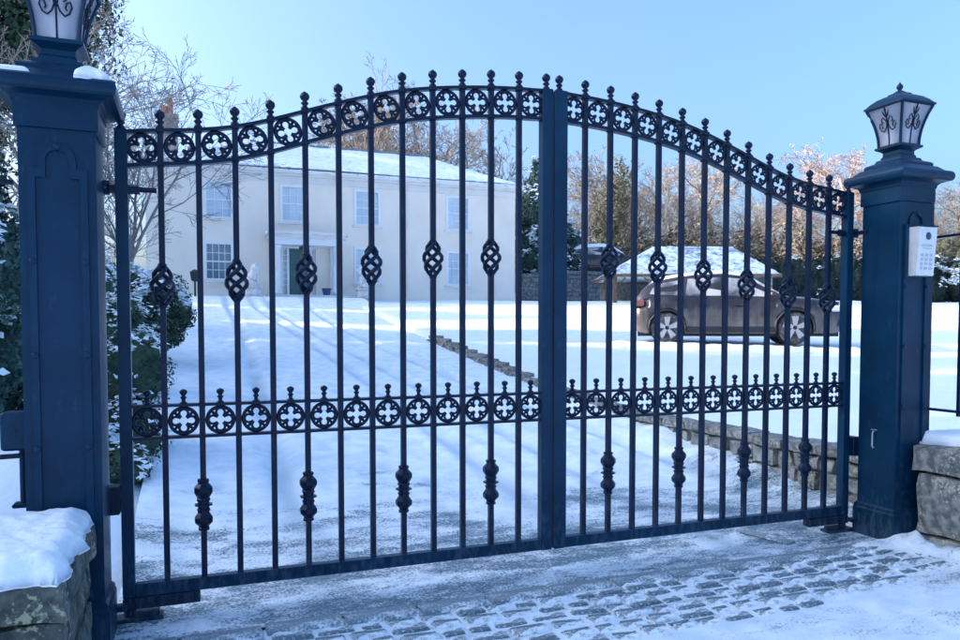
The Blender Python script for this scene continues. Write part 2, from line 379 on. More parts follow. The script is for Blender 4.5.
def dz(t, y):
    x0, x1 = -2.62 - .25 * sstep(6, 20, y), xw(y) - .02 + .5 * sstep(16, 30, y)
    x = x0 + (x1 - x0) * t
    z = drive_z(y)
    cover = sstep(1.0, 3.2, y)
    z += .012 * nz(x * 1.6, y * 1.1) * (.3 + cover) + .010 * nz(x * 7, y * 5, 2) * (.3 + cover) + .006 * nz(x * 15, y * 13, 8) * cover
    for c0 in (-1.15, .35, 1.1, 2.5):
        cxx = c0 + .35 * math.sin(y * .12 + c0) + .03 * nz(y * .7, c0)
        z -= .06 * cover * math.exp(-((x - cxx) / .13) ** 2)
        z += .016 * cover * (math.exp(-((x - cxx - .24) / .08) ** 2) + math.exp(-((x - cxx + .24) / .08) ** 2))
    z -= .05 * prints(x, y) * cover
    # snow banked against the low wall and along the planted edge
    z += (.13 * sstep(.75, 0, x1 - x) * (1 - sstep(4.5, 8, y)) * (1 + .8 * nz(y * 1.7, 4)) + .06 * sstep(.5, 0, x - x0)) * sstep(-.2, .8, y)
    if y > 26: z = z + (3.07 - z) * sstep(26, 31, y)
    return (x, y, z + .004)
WEAR = []
def track(x, y):
    return max(math.exp(-((x - c0 - .35 * math.sin(y * .12 + c0) - .03 * nz(y * .7, c0)) / .15) ** 2) for c0 in (-1.15, .35, 1.1, 2.5))
d = grid('driveway', dx, dy, dz, 'drive_snow')
at_ = d.data.attributes.new('wear', 'FLOAT', 'POINT')
at_.data.foreach_set('value', [max(track(v.co.x, v.co.y) * (.62 + .9 * nz(v.co.x * 3, v.co.y * 1.2, 6)), .7 * prints(v.co.x, v.co.y)) for v in d.data.vertices]); tag(d, 'icy driveway with wheel tracks rising to the house', 'driveway', kind='structure')

# forecourt outside the gate with a row of slabs and five courses of setts
def cz(x, y):
    z = .006 * nz(x * 2.2, y * 2.2) + .004 * nz(x * 9, y * 9, 1)
    for bx, by, rx_, ry_, h in ((2.66, -.50, .16, .10, .07), (2.40, -.40, .16, .06, .04), (2.68, -.9, .09, .5, .08), (-2.58, -1.0, .12, .6, .08), (2.3, .0, .3, .3, .03)):
        q = ((x - bx) / rx_) ** 2 + ((y - by) / ry_) ** 2
        if q < 6: z += h * math.exp(-q) * (1 + .8 * nz(x * 11, y * 11, 5))
    if y > -.345: z = -.03
    return (x, y, z)
cx_ = sorted(set([-9, -7, -5.5, -4.5, -3.7] + [-3.2 + i * .04 for i in range(180)] + [4.3, 5, 6, 8, 10]))
cy_ = [-14, -11, -9, -7, -5.5, -4.5, -3.8, -3.2, -2.8, -2.5] + [-2.3 + i * .04 for i in range(51)]
court = grid('forecourt', cx_, cy_, cz, 'court_snow'); tag(court, 'trodden snow on the forecourt outside the gate', 'pavement', kind='structure')
rng = random.Random(4)
def stone_mesh(w, l, h, seed, b=.012, jit=.006):
    r = random.Random(seed); mb = MB()
    mb.bevbox(-w / 2, w / 2, -l / 2, l / 2, -h, 0, b)
    mb.v = [(x + r.uniform(-jit, jit), y + r.uniform(-jit, jit), z + (r.uniform(-jit, jit) * .5)) for x, y, z in mb.v]
    return mb
sl = [stone_mesh(.40, .135, .06, i, .008, .003).mesh('slab') for i in range(3)]
for me in sl: me.materials.append(M['slab_snow'])
x = -2.7; i = 0
while x < 2.6:
    obj('slab', sl[i % 3], court, (x + .2, -.415 + rng.uniform(-.006, .006), .020 + rng.uniform(-.003, .003)), rng.uniform(-.015, .015)); x += .418; i += 1
# every sett its own object: slab meshes at a few lengths, shared between alike setts
sm = {}
for Lk in range(6):
    me = stone_mesh(.115 + .018 * Lk, .090, .06, 40 + Lk, .012, .008).mesh('sett'); me.materials.append(M['sett_snow']); sm[Lk] = me
y = -.54
for row in range(6):
    x = -2.75 + rng.uniform(0, .15)
    xe = (3.0, 2.7, 2.6, 2.5, 1.9, 1.2)[row]
    while x < xe:
        k = rng.randrange(6); w = .115 + .018 * k
        obj('sett', sm[k], court, (x + w / 2, y + rng.uniform(-.008, .008), .013 + rng.uniform(-.007, .006)), rng.uniform(-.05, .05) + (PI if rng.random() < .5 else 0))
        x += w + .030 + rng.uniform(-.004, .008)
    y -= .118
# sunken cover plate edge by the right leaf
cv = MB().bevbox(-.055, .055, -.22, .22, 0, .012, .004).build('drain_cover', 'slab_snow'); cv.location = (1.84, .06, .008); cv.rotation_euler.z = R(14)
tag(cv, 'dark rectangular cover plate in the snow under the right gate leaf', 'cover')

# ------------------------------------------------------------------ wing walls of squared stone with snow on top
def rough_block(name, x0, x1, y0, y1, z0, z1, m, parent, seed, b=.018, jit=.010, sub=.09):
    """hewn block: subdivided box with rough faces"""
    r = Vector((seed * 3.1, seed * 1.7, 0)); mb = MB()
    def face(o, u, v):
        nu = max(2, round(u.length / sub)); nv = max(2, round(v.length / sub)); base = len(mb.v)
        for j in range(nv + 1):
            for i in range(nu + 1): mb.v.append(tuple(o + u * (i / nu) + v * (j / nv)))
        for j in range(nv):
            for i in range(nu):
                q = base + j * (nu + 1) + i; mb.f.append((q, q + 1, q + nu + 2, q + nu + 1)); mb.mi.append(0)
    X, Y, Z = Vector((x1 - x0, 0, 0)), Vector((0, y1 - y0, 0)), Vector((0, 0, z1 - z0)); o = Vector((x0, y0, z0))
    face(o, X, Z); face(o + Y, X, Z); face(o, Y, Z); face(o + X, Y, Z); face(o + Z, X, Y); face(o, X, Y)
    c = Vector(((x0 + x1) / 2, (y0 + y1) / 2, (z0 + z1) / 2)); hs = Vector(((x1 - x0) / 2, (y1 - y0) / 2, (z1 - z0) / 2))
    out = []
    for p in mb.v:
        p = Vector(p); d_ = p - c
        e = [hs[k] - abs(d_[k]) for k in range(3)]
        near = sum(1 for k in range(3) if e[k] < .012)
        if near >= 2:
            for k in range(3):
                if e[k] < .012: d_[k] -= math.copysign(b * (.5 + .6 * abs(noise.noise(p * 9 + r))), d_[k])
        q = c + d_
        q += Vector((noise.noise(p * 6 + r), noise.noise(p * 6 + r + Vector((9, 0, 0))), noise.noise(p * 6 + r + Vector((0, 9, 0))))) * jit * 1.6
        out.append(tuple(q))
    mb.v = out
    return mb.build(name, m, parent, smooth=False)
def snow_cap(name, x0, x1, y0, y1, z, h, label, seed, nxn=40, nyn=24, cat='snow'):
    mb = MB(); vs = []
    for j in range(nyn + 1):
        for i in range(nxn + 1):
            u, v = i / nxn, j / nyn
            x_, y_ = x0 + (x1 - x0) * u, y0 + (y1 - y0) * v
            e = min((x_ - x0), (x1 - x_), (y_ - y0), (y1 - y_))
            t = min(1, e / (h * 1.1)); hh = h * math.sqrt(max(0, 1 - (1 - t) ** 2))
            hh *= 1 + .25 * nz(x_ * 4, y_ * 4, seed) + .15 * nz(x_ * 14, y_ * 14, seed) + .08 * nz(x_ * 33, y_ * 33, seed)
            wob = .035 * nz(x_ * 6, y_ * 6, seed + 3) + .02 * nz(x_ * 19, y_ * 19, seed)
            k = 1 - t
            vs.append((x_ + wob * k, y_ + wob * k, z + hh - .012 * k))
    n = nxn + 1
    fs = [(j * n + i, j * n + i + 1, j * n + n + i + 1, j * n + n + i) for j in range(nyn) for i in range(nxn)]
    mb.add(vs, fs)
    b = len(mb.v)     # underside
    border = [i for i in range(n)] + [j * n + nxn for j in range(1, nyn + 1)] + [nyn * n + i for i in range(nxn - 1, -1, -1)] + [j * n for j in range(nyn - 1, 0, -1)]
    bot = [(vs[q][0], vs[q][1], z - .006) for q in border]
    mb.add(bot, [tuple(range(len(bot) - 1, -1, -1))])
    L = len(border)
    for q in range(L): mb.f.append((border[q], b + q, b + (q + 1) % L, border[(q + 1) % L])); mb.mi.append(0)
    o = mb.build(name, 'snow', None, smooth=True)
    return tag(o, label, cat)
wl = empty('stone_wall', (-2.64, -.85, 0), 'mossy squared stone wall end in front of the left pillar', 'wall', 'wing walls either side of the gate')
wr = empty('stone_wall', (2.74, -.85, 0), 'pale squared stone wall end beside the right pillar', 'wall', 'wing walls either side of the gate')
def wall_block(par, nm, *a, **k):
    o = rough_block(nm, *a[:6], a[6], par, a[7], **k); o.location = -par.location; return o
sd_ = 1
for par, sx, xs_, mt in ((wl, -1, [-2.66, -3.42, -4.1, -5.0], 'stone_moss'), (wr, 1, [2.76, 3.5, 4.3, 5.2, 6.1], 'stone')):
    for a, b in zip(xs_, xs_[1:]):
        x0, x1 = min(a, b) + .004, max(a, b) - .004
        if par is wl:
            wall_block(par, 'base_stone', x0, x1, -1.36, -.44, -.1, .30, mt, sd_); sd_ += 1
            wall_block(par, 'stone', x0, x1, -1.34, -.45, .305, .50, mt, sd_); sd_ += 1
            wall_block(par, 'coping_stone', x0 + (.0 if a != xs_[0] else 0), x1 + (.02 if a == xs_[0] else 0), -1.37, -.42, .505, .665, mt, sd_); sd_ += 1
        else:
            for (ya, yb) in ((-1.36, -.92), (-.915, -.45)):
                wall_block(par, 'base_stone', x0 + .015, x1, ya, yb, -.1, .085, mt, sd_); sd_ += 1
            wall_block(par, 'stone', x0, x1, -1.36, -.45, .092, .535, mt, sd_, jit=.014); sd_ += 1
            wall_block(par, 'coping_stone', x0 - (.03 if a == xs_[0] else 0), x1, -1.38, -.43, .545, .745, mt, sd_); sd_ += 1
snow_cap('snow_pile', -5.0, -2.655, -1.36, -.40, .662, .085, 'thick white snow lying on top of the mossy left wall', 2, 130, 56)
snow_cap('snow_pile', 2.86, 6.1, -1.3, -.30, .742, .075, 'snow lying on top of the pale right wall', 7, 80, 40)

# ------------------------------------------------------------------ low stone wall along the right of the drive
lw = empty('garden_wall', (3.2, .3, 0), 'low rubble stone wall holding the lawn beside the driveway', 'wall')
yy = -.33; k = 0
def wall_top(y): return lawn_z(xw(y), y) + .03 + .02 * sstep(6, 10, y)
while yy < 14.8:
    ln = .34 + .28 * rng.random() + .02 * yy
    y2 = yy + ln; ym = (yy + y2) / 2; zt = wall_top(ym); zb = drive_z(ym) - .12
    ct = .10
    o = rough_block('coping_stone', -.17 + .09 * sstep(5, 9, yy), .15 - .06 * sstep(5, 9, yy), 0, ln - .012, -ct, 0, 'stone', lw, k, b=.015, jit=.012); k += 1
    o.location = Vector((xw(ym) + rng.uniform(-.015, .015), yy, zt + rng.uniform(-.012, .012))) - lw.location
    hh = zt - ct - .01 - zb
    z1 = zt - ct - .012
    while z1 > zb + .05:
        ch = min(rng.uniform(.13, .2), z1 - zb)
        ya = yy - rng.uniform(0, .1)
        while ya < y2:
            l2 = rng.uniform(.18, .36)
            if ya + l2 > y2 + .1: break
            o = rough_block('stone', -.14, .1, 0, l2 - .014, -ch + .01, 0, 'rubble' if rng.random() < .6 else 'stone', lw, k, b=.02, jit=.018); k += 1
            o.location = Vector((xw(ya) + rng.uniform(-.02, .02), ya, z1)) - lw.location
            ya += l2
        z1 -= ch
    yy = y2
core = MB()
n_ = 30
for j in range(n_ - 1):
    ya, yb = -.3 + j * .5, .2 + j * .5
    zt = wall_top((ya + yb) / 2) - .05
    if zt - .02 > drive_z(ya) - .2: core.box(xw(ya) - .06, xw(ya) + .12, ya, yb - .002, drive_z(ya) - .2, zt - .02)
c_ = core.build('mortar_core', 'mortar', lw); c_.location = -lw.location

# ------------------------------------------------------------------ gate pillars
def panel_outline(o):
    hw, sh, ar, top = (.125, 2.335, .078, 2.372) if o else (.093, 2.292, .050, 2.372)
    pts = [(-hw, .36 if o else .39), (hw, .36 if o else .39), (hw, sh), (ar, sh)]
    for k in range(13): a = PI * k / 12; pts.append((ar * math.cos(a), top + ar * math.sin(a)))
    return pts + [(-ar, sh), (-hw, sh)]
def pillar(cx, label):
    p = empty('gate_pillar', (cx, -.2335, 0), label, 'pillar', 'gate pillars')
    w = .1625
    sh = MB().sq([(w - .004, .20), (w, .204), (w, 2.60)])
    o = sh.build('shaft', 'paint', p)
    MB().sq([(w + .022, -.05), (w + .022, .205), (w + .016, .222), (w + .016, .236), (w + .004, .252)]).build('plinth', 'paint', p)
    MB().sq([(w + .002, 2.520), (w + .013, 2.523), (w + .013, 2.625), (w + .02, 2.635), (w + .02, 2.655)]).build('neck_moulding', 'paint', p)
    MB().sq([(w + .018, 2.645), (w + .035, 2.662), (w + .060, 2.672), (w + .086, 2.678), (w + .096, 2.688), (w + .100, 2.704), (w + .100, 2.722), (w + .095, 2.738), (w + .083, 2.749), (w + .055, 2.757), (w + .018, 2.79)]).build('cap', 'paint', p)
    MB().sq([(w + .0, 2.782), (w + .0, 2.815), (w - .012, 2.826), (w - .05, 2.842), (w - .06, 2.862)]).build('cap_step', 'paint', p)
    fr = MB().ring(panel_outline(True), panel_outline(False), -w - .013, -w + .004).build('panel_frame', 'paint', p)
    bm_ = MB().lathe([(.016, 0), (.016, .005), (.011, .009), (.006, .010)], 14, (0, 0, 0), axis='y').mesh('bolt')
    bm_.materials.append(M['paint'])
    for bx, bz in [(0, 2.437)] + [(s * .109, z) for s in (-1, 1) for z in (1.90, 1.46, 1.02, .58)]:
        obj('bolt', bm_, fr, (bx, -w - .013, bz))
    return p
pl = pillar(-2.7825, 'navy painted square gate pillar with arched panel on the left, nearest the camera')
pr = pillar(2.7825, 'navy painted square gate pillar on the right carrying the silver intercom')
hd = MB()
hd.tube([(2.62, -.215, .81), (2.606, -.215, .81), (2.600, -.215, .80), (2.600, -.215, .70), (2.606, -.215, .69), (2.62, -.215, .69)], .007, 8)
hd.box(2.612, 2.62, -.24, -.19, .82, .828)
hd = hd.build('handle', 'zinc', pr, smooth=False); hd.location = -pr.location; hd['label'] = 'small grey metal handle on the gate side of the pillar'

# lanterns
def lantern(cx, label):
    p = empty('lantern', (cx, -.2335, 2.862), label, 'lantern', 'lanterns on the gate pillars')
    def B(mb, n, m, par=p, smooth=False): return mb.build(n, m, par, smooth)
    B(MB().sq([(.083, 0), (.083, .018), (.074, .030), (.074, .055), (.088, .066), (.100, .072), (.114, .080), (.114, .094), (.104, .097)]), 'base', 'paint')
    prof = []
    for k in range(9):
        t = k / 8; prof.append((.094 + .062 * t ** 1.9, .097 + .285 * t))
    def ring_pt(h, z, q): return Vector((h * (1, 1, -1, -1)[q], h * (-1, 1, 1, -1)[q], z))
    post = MB()
    for q in range(4): post.tube([ring_pt(h, z, q) for h, z in prof], .0105, 6)
    for h, z in (prof[0], prof[-1]): post.tube([ring_pt(h, z, q) for q in range(4)], .009, 4, closed=True)
    B(post, 'frame', 'paint')
    for q in range(4):
        mb = MB(); a0, a1 = q, (q + 1) % 4; vs = []
        for off in (-.004, -.008):
            for h, z in prof: vs += [ring_pt(h + off, z, a0), ring_pt(h + off, z, a1)]
        n = len(prof); fs = []
        for L in (0, 2 * n):
            for i in range(n - 1): fs.append((L + 2 * i, L + 2 * i + 1, L + 2 * i + 3, L + 2 * i + 2))
        for i in range(n - 1): fs += [(2 * i, 2 * i + 2, 2 * n + 2 * i + 2, 2 * n + 2 * i), (2 * i + 1, 2 * n + 2 * i + 1, 2 * n + 2 * i + 3, 2 * i + 3)]
        mb.add(vs, fs); pane = B(mb, 'glass_pane', 'lamp_glass', p, True)
        # wrought scroll standing just off the glass
        sc_ = MB()
        def on(u, t):        # u across -1..1, t up 0..1
            h = .094 + .062 * t ** 1.9; z = .097 + .285 * t
            A, Bv = ring_pt(h + .003, z, a0), ring_pt(h + .003, z, a1)
            return A + (Bv - A) * ((u + 1) / 2)
        sc_.tube([on(0, t / 10) for t in range(11)], .0048, 5)
        for s in (-1, 1):
            pts = [on(s * u, t) for u, t in ((.04, .56), (.16, .45), (.34, .38), (.52, .42), (.6, .52), (.52, .60), (.40, .58), (.36, .50), (.43, .47))]
            sc_.tube(pts, .0045, 5)
            pts = [on(s * u, t) for u, t in ((.03, .52), (.10, .66), (.24, .74), (.36, .70), (.36, .62), (.27, .60))]
            sc_.tube(pts, .004, 5)
            sc_.tube([on(s * u, t) for u, t in ((.02, .74), (.12, .80), (.2, .90))], [.006, .0055, .002], 5)
        for t, r_ in ((.56, .010), (.76, .009), (.9, .008)):
            sc_.ball(on(0, t), r_, 8, 5)
        B(sc_, 'scroll', 'iron', pane, True)
    rf = B(MB().sq([(.150, .380), (.170, .384), (.170, .398), (.160, .404), (.138, .430), (.108, .456), (.072, .474), (.056, .480), (.056, .488), (.032, .496), (.016, .512)]), 'roof', 'paint')
    B(MB().lathe([(.018, .508), (.012, .518), (.020, .528), (.024, .540), (.020, .552), (.010, .562), (.001, .578)], 12), 'finial', 'paint', rf, True)
    return p
lantern(-2.7825, 'square scrollwork lantern on the left pillar, cut off by the top of the picture')
lantern(2.7825, 'square flared lantern with scrollwork panes on the right pillar')
snow_cap('snow_pile', -2.70, -2.545, -.48, -.30, 2.752, .085, 'small clump of snow on the corner of the left pillar cap', 5, 14, 14)
snow_cap('snow_pile', -3.02, -2.88, -.47, -.38, 2.757, .022, 'thin snow strip on the left edge of the left pillar cap', 8, 14, 10)

# intercom
ic = empty('intercom', (2.78, -.396, 1.975), 'silver wedge shaped intercom with keypad on the right pillar', 'intercom')
hs_ = MB().prism([(0, 0)] * 0 + [(-.09, 0), (.09, 0), (.09, .355), (-.09, .355)], 0, 0) if False else MB()
W2 = .09
hs_.add([(-W2, -.004, 0), (W2, -.004, 0), (W2, -.004, .355), (-W2, -.004, .355), (-W2, -.078, 0), (W2, -.078, 0), (W2, -.104, .35), (-W2, -.104, .35)],
        [(0, 3, 2, 1), (4, 5, 6, 7), (0, 4, 7, 3), (1, 2, 6, 5), (0, 1, 5, 4), (3, 7, 6, 2)])
hs_.build('housing', 'steel', ic)
def onface(u, v, off=.0): return Vector((u, -.078 - .026 * v / .35 - off, v))
fp = MB(); ft = [onface(u, v, .003) for u, v in ((-.086, .004), (.086, .004), (.086, .346), (-.086, .346))]
fb = [onface(u, v, -.002) for u, v in ((-.086, .004), (.086, .004), (.086, .346), (-.086, .346))]
fp.add(ft + fb, [(0, 1, 2, 3), (0, 4, 5, 1), (1, 5, 6, 2), (2, 6, 7, 3), (3, 7, 4, 0)]); fpo = fp.build('face_plate', 'steel_face', ic)
MB().box(-.093, .093, -.112, -.003, .355, .363).build('rain_hood', 'paint', ic)
c0 = onface(0, .285, .003)
ln = MB().lathe([(.028, 0), (.028, .004), (.022, .007), (.014, .010), (.004, .011)], 20, tuple(c0), axis='y').build('camera_lens', 'lens', ic, True)
MB().lathe([(.031, 0), (.031, .003), (.028, .004)], 20, tuple(c0 + Vector((0, .0004, 0))), axis='y').build('lens_ring', 'steel', ln)
for v, w_ in ((.222, .05), (.212, .06), (.196, .045)):
    a = onface(-w_, v, .004); b = onface(w_, v + .003, .004)
    MB().box(a.x, b.x, a.y, a.y + .0015, a.z, b.z).build('print_line', 'ink', fpo)
for r_ in range(4):
    for c2 in range(3):
        a = onface(-.045 + c2 * .045, .15 - r_ * .032, .003)
        MB().bevbox(a.x - .014, a.x + .014, a.y - .004, a.y + .001, a.z - .010, a.z + .010, .002).build('key', 'key', ic)
ib = MB().bevbox(-.118, -.066, -.02, -.001, -.02, .375, .004).build('back_plate', 'paint', ic)

# ------------------------------------------------------------------ gate
TOPZ = [2.629, 2.650, 2.672, 2.707, 2.764, 2.832, 2.899, 2.961, 3.012, 3.049, 3.076, 3.097, 3.111, 3.118]
BASZ = [1.82, 1.82, 1.838, 1.856, 1.88, 1.905, 1.935, 1.966, 1.993, 2.015, 2.03, 2.04, 2.04, 2.04]
RAIL2 = .178
XH, XM = 2.541, .047           # centre lines of hinge and meeting stile
STEP = (XH - XM) / 13
ZB0, ZB1 = .135, .205          # bottom rail
ZM1, ZM0 = 1.168, .993         # middle band rails
# shared meshes
RO = .0785
rm = MB()
rm.tube([(RO * .905 * math.cos(2 * PI * k / 28), 0, RO * .905 * math.sin(2 * PI * k / 28)) for k in range(28)], .0098, 6, closed=True, flat=(0, 1, 0))
aL, rL = .0405, .0235
path = []
for q in range(4):
    a0 = q * PI / 2
    for k in range(9):
        th = R(-128) + R(256) * k / 8
        path.append((aL * math.cos(a0) + rL * math.cos(a0 + th), 0, aL * math.sin(a0) + rL * math.sin(a0 + th)))
rm.tube(path, .0074, 6, closed=True, flat=(0, 1, 0))
for q in range(4):
    a0 = PI / 4 + q * PI / 2
    rm.tube([(.020 * math.cos(a0), 0, .022 * math.sin(a0)), (.034 * math.cos(a0), 0, .034 * math.sin(a0)), (.046 * math.cos(a0), 0, .046 * math.sin(a0)), (.066 * math.cos(a0), 0, .066 * math.sin(a0))], [.0105, .0120, .009, .007], 6)
rm_me = rm.mesh('roundel', True); rm_me.materials.append(M['iron'])
link_me = MB().lathe([(.010, -.006), (.013, 0), (.010, .006)], 8).mesh('link'); link_me.materials.append(M['iron'])
fin_me = MB().lathe([(.020, 0), (.022, .006), (.022, .014), (.015, .019), (.013, .028), (.021, .034), (.022, .041), (.014, .047), (.013, .052), (.022, .060), (.0275, .072), (.027, .083), (.020, .094), (.010, .099), (.008, .103), (.001, .106)], 12).mesh('finial', True)
sfin_me = MB().lathe([(.020, 0), (.020, .006), (.012, .010), (.010, .024), (.016, .030), (.017, .036), (.010, .041), (.012, .048), (.020, .058), (.021, .066), (.016, .075), (.001, .081)], 12).mesh('finial', True)
kn_me = MB().lathe([(.021, -.146), (.031, -.142), (.032, -.130), (.027, -.125), (.031, -.116), (.049, -.098), (.051, -.090), (.051, -.072), (.047, -.066), (.033, -.046), (.032, -.036), (.037, -.032), (.037, -.024), (.032, -.020), (.032, -.006), (.050, -.004), (.050, .004), (.032, .006),
                    (.032, .020), (.038, .024), (.038, .033), (.033, .040), (.047, .062), (.052, .072), (.052, .092), (.048, .100), (.031, .118), (.028, .126), (.033, .131), (.032, .142), (.021, .146)], 8, rot=PI / 8).mesh('collar', False)
bk = MB()
HB = .108
for q in range(4):
    pts = []; rr = []
    for k in range(15):
        t = k / 14; z = -HB + 2 * HB * t
        rad = .010 + .046 * math.sin(PI * t) ** .8
        a = PI / 4 + q * PI / 2 + 1.55 * PI * (t - .5)
        pts.append((rad * math.cos(a), rad * math.sin(a), z)); rr.append(.0128)
    bk.tube(pts, rr, 6)
bk.lathe([(.020, -HB - .012), (.024, -HB - .004), (.018, -HB + .012)], 8).lathe([(.018, HB - .012), (.024, HB + .004), (.020, HB + .012)], 8)
bk_me = bk.mesh('basket', True)
for me in (fin_me, sfin_me, kn_me, bk_me): me.materials.append(M['iron'])

def leaf(sgn, label):
    L = empty('gate_leaf', (sgn * XH, 0, 0), label, 'gate', 'leaves of the double gate')
    def loc(x, y, z): return (x - sgn * XH, y, z)
    def P(mb, n, m='iron', par=L, smooth=False):
        o = mb.build(n, m, par, smooth); o.location = (-sgn * XH, 0, 0); return o
    X = [sgn * (XH - STEP * k) for k in range(14)]
    # stiles
    def stile(x, hw, zt, n):
        st_ = P(MB().bevbox(x - hw, x + hw, -.033, .033, ZB0 - .002, zt, .004), n, 'paint'); return st_
    s0 = stile(X[0], .031, TOPZ[0] + .012, 'hinge_stile'); s1 = stile(X[13], .038, TOPZ[13] + .012, 'meeting_stile')
    for s_, k in ((s0, 0), (s1, 13)):
        obj('finial', fin_me, s_, (X[k], 0, TOPZ[k] + .011))
    if sgn > 0:
        o = P(MB().bevbox(-.004, .088, -.045, -.0335, ZB0 + .02, TOPZ[13] + .006, .003), 'cover_strip', 'paint')
    # rails
    pts = []
    for i in range(14):
        pts.append((X[i], TOPZ[i]))
    fine = []
    for i in range(13):
        for t in (0, .5):
            xa = pts[i][0] + (pts[i + 1][0] - pts[i][0]) * t
            zm = pts[i][1] + (pts[i + 1][1] - pts[i][1]) * t
            if t and 0 < i < 12:
                zm = (-pts[i - 1][1] + 9 * pts[i][1] + 9 * pts[i + 1][1] - pts[i + 2][1]) / 16
            fine.append((xa, zm))
    fine.append(pts[-1])
    fine[0] = (X[0] - sgn * .032, fine[0][1]); fine[-1] = (X[13] + sgn * .039, fine[-1][1])
    zc = lambda x: interp(sorted(fine), x)
    P(MB().sweep(fine, .046, .018), 'top_rail')
    P(MB().sweep([(a, b - RAIL2) for a, b in fine], .046, .020), 'lower_top_rail')
    xa, xb = min(fine[0][0], fine[-1][0]), max(fine[0][0], fine[-1][0])
    for z in (ZM1, ZM0): P(MB().box(xa, xb, -.024, .024, z - .008, z + .008), 'middle_rail')
    P(MB().bevbox(xa, xb, -.029, .029, ZB0, ZB1, .004), 'bottom_rail', 'paint')
    # bars
    bh = .0155
    for k in range(1, 13):
        x = X[k]; mb = MB(); zt = TOPZ[k] + .010
        if k % 2 == 1:
            mb.box(x - bh, x + bh, -bh, bh, ZB1 - .01, BASZ[k] - HB + .006).box(x - bh, x + bh, -bh, bh, BASZ[k] + HB - .006, zt)
        else: mb.box(x - bh, x + bh, -bh, bh, ZB1 - .01, zt)
        for z in (TOPZ[k], TOPZ[k] - RAIL2): mb.bevbox(x - .021, x + .021, -.027, .027, z - .013, z + .013, .003)
        for z in (ZM1, ZM0): mb.bevbox(x - .018, x + .018, -.0265, .0265, z - .0105, z + .0105, .002)
        b = P(mb, 'bar')
        obj('finial', fin_me, b, (x, 0, TOPZ[k] + .009), k * .7)
        if k % 2 == 1: obj('basket', bk_me, b, (x, 0, BASZ[k]), k * .9)
        if k in (2, 5, 8, 11): obj('collar', kn_me, b, (x, 0, .607), 0)
    for k in range(13):
        x = (X[k] + X[k + 1]) / 2
        if k == 0: x -= sgn * .008
        if k == 12: x += sgn * .010
        zt = zc(x) - RAIL2 / 2
        slope = math.atan2(zc(x + .03) - zc(x - .03), .06)
        o = obj('roundel', rm_me, L, loc(x, 0, zt)); o.rotation_euler = (0, -slope, 0)
        o = obj('roundel', rm_me, L, loc(x, 0, (ZM0 + ZM1) / 2)); o.scale = (1, 1, 1)
        f_ = obj('finial', sfin_me, o, (0, 0, (ZM1 - ZM0) / 2 + .007))
    # hinges
    xo = X[0]
    h1 = MB().tube([(xo - sgn * .17, .002, 2.33), (xo + sgn * .09, .002, 2.33)], .014, 8)
    h1.tube([(xo - sgn * .085, .002, 2.33), (xo - sgn * .031, .002, 2.33)], .026, 6).tube([(xo + sgn * .031, .002, 2.33), (xo + sgn * .062, .002, 2.33)], .026, 6)
    h1.lathe([(.024, -.035), (.024, .035)], 10, (xo + sgn * .082, .002, 2.33)).tube([(xo + sgn * .082, .002, 2.33), (xo + sgn * .082, -.12, 2.33)], .018, 8)
    P(h1, 'top_hinge')
    h2 = MB().bevbox(min(xo, xo + sgn * .098) + (.033 if sgn > 0 else 0), max(xo, xo + sgn * .098) - (.033 if sgn < 0 else 0), -.07, .03, .60, .75, .006)
    P(h2, 'catch_box')
    ua, ub = sorted((xo + sgn * .032, xo - sgn * .36))
    h3 = MB().bevbox(ua, ub, -.035, .035, .070, .132, .004); P(h3, 'hinge_beam')
    va, vb = sorted((xo + sgn * .09, xo - sgn * .17))
    h4 = MB().bevbox(va, vb, -.05, .05, -.02, .028, .006).box(*sorted((xo - sgn * .02, xo - sgn * .15)), -.03, .03, .028, .048).lathe([(.03, .028), (.03, .072)], 12, (xo, 0, 0)); P(h4, 'ground_pivot')
    wx = sorted((xo + sgn * .004, xo + sgn * .10)); P(MB().bevbox(wx[0], wx[1], -.10, -.034, .088, .118, .004), 'pivot_arm')
    return L
leaf(-1, 'left leaf of the navy iron gate, hinged at the near pillar')
leaf(1, 'right leaf of the navy iron gate, in front of the parked car')

# ------------------------------------------------------------------ railings beyond the pillars
def railing(sgn, label):
    p = empty('railing', (sgn * 2.97, -.20, .6), label, 'railing', 'railings beside the pillars')
    def P(mb, n): o = mb.build(n, 'iron', p); o.location = -p.location; return o
    ang = R(-90) if sgn > 0 else R(-8)
    d_ = Vector((math.cos(ang) * sgn, math.sin(ang), 0)); o0 = Vector((3.075, -.27, 0)) if sgn > 0 else Vector((-2.985, -.28, 0))
    Ln = 1.0 if sgn > 0 else 2.4
    bars = [o0 + d_ * s for s in ([.02] + [.275 + .255 * k for k in range(3)])]
    if sgn < 0: bars = [o0 + d_ * s for s in (.22, .5, .78, 1.06, 1.34, 1.62, 1.9)]
    for z in (2.28, .975):
        a, b = o0, o0 + d_ * Ln
        nrm = Vector((-d_.y, d_.x, 0)) * .022
        P(MB().add([a - nrm + Vector((0, 0, z - .009)), a + nrm + Vector((0, 0, z - .009)), a + nrm + Vector((0, 0, z + .009)), a - nrm + Vector((0, 0, z + .009)),
                    b - nrm + Vector((0, 0, z - .009)), b + nrm + Vector((0, 0, z - .009)), b + nrm + Vector((0, 0, z + .009)), b - nrm + Vector((0, 0, z + .009))],
                   [(0, 1, 2, 3), (7, 6, 5, 4), (0, 4, 5, 1), (1, 5, 6, 2), (2, 6, 7, 3), (3, 7, 4, 0)]), 'rail')
    for k, b in enumerate(bars):
        bt = P(MB().box(b.x - .012, b.x + .012, b.y - .012, b.y + .012, .72 if k == 0 else .94, 2.56), 'bar')
        obj('finial', sfin_me, bt, (b.x, b.y, 2.558))
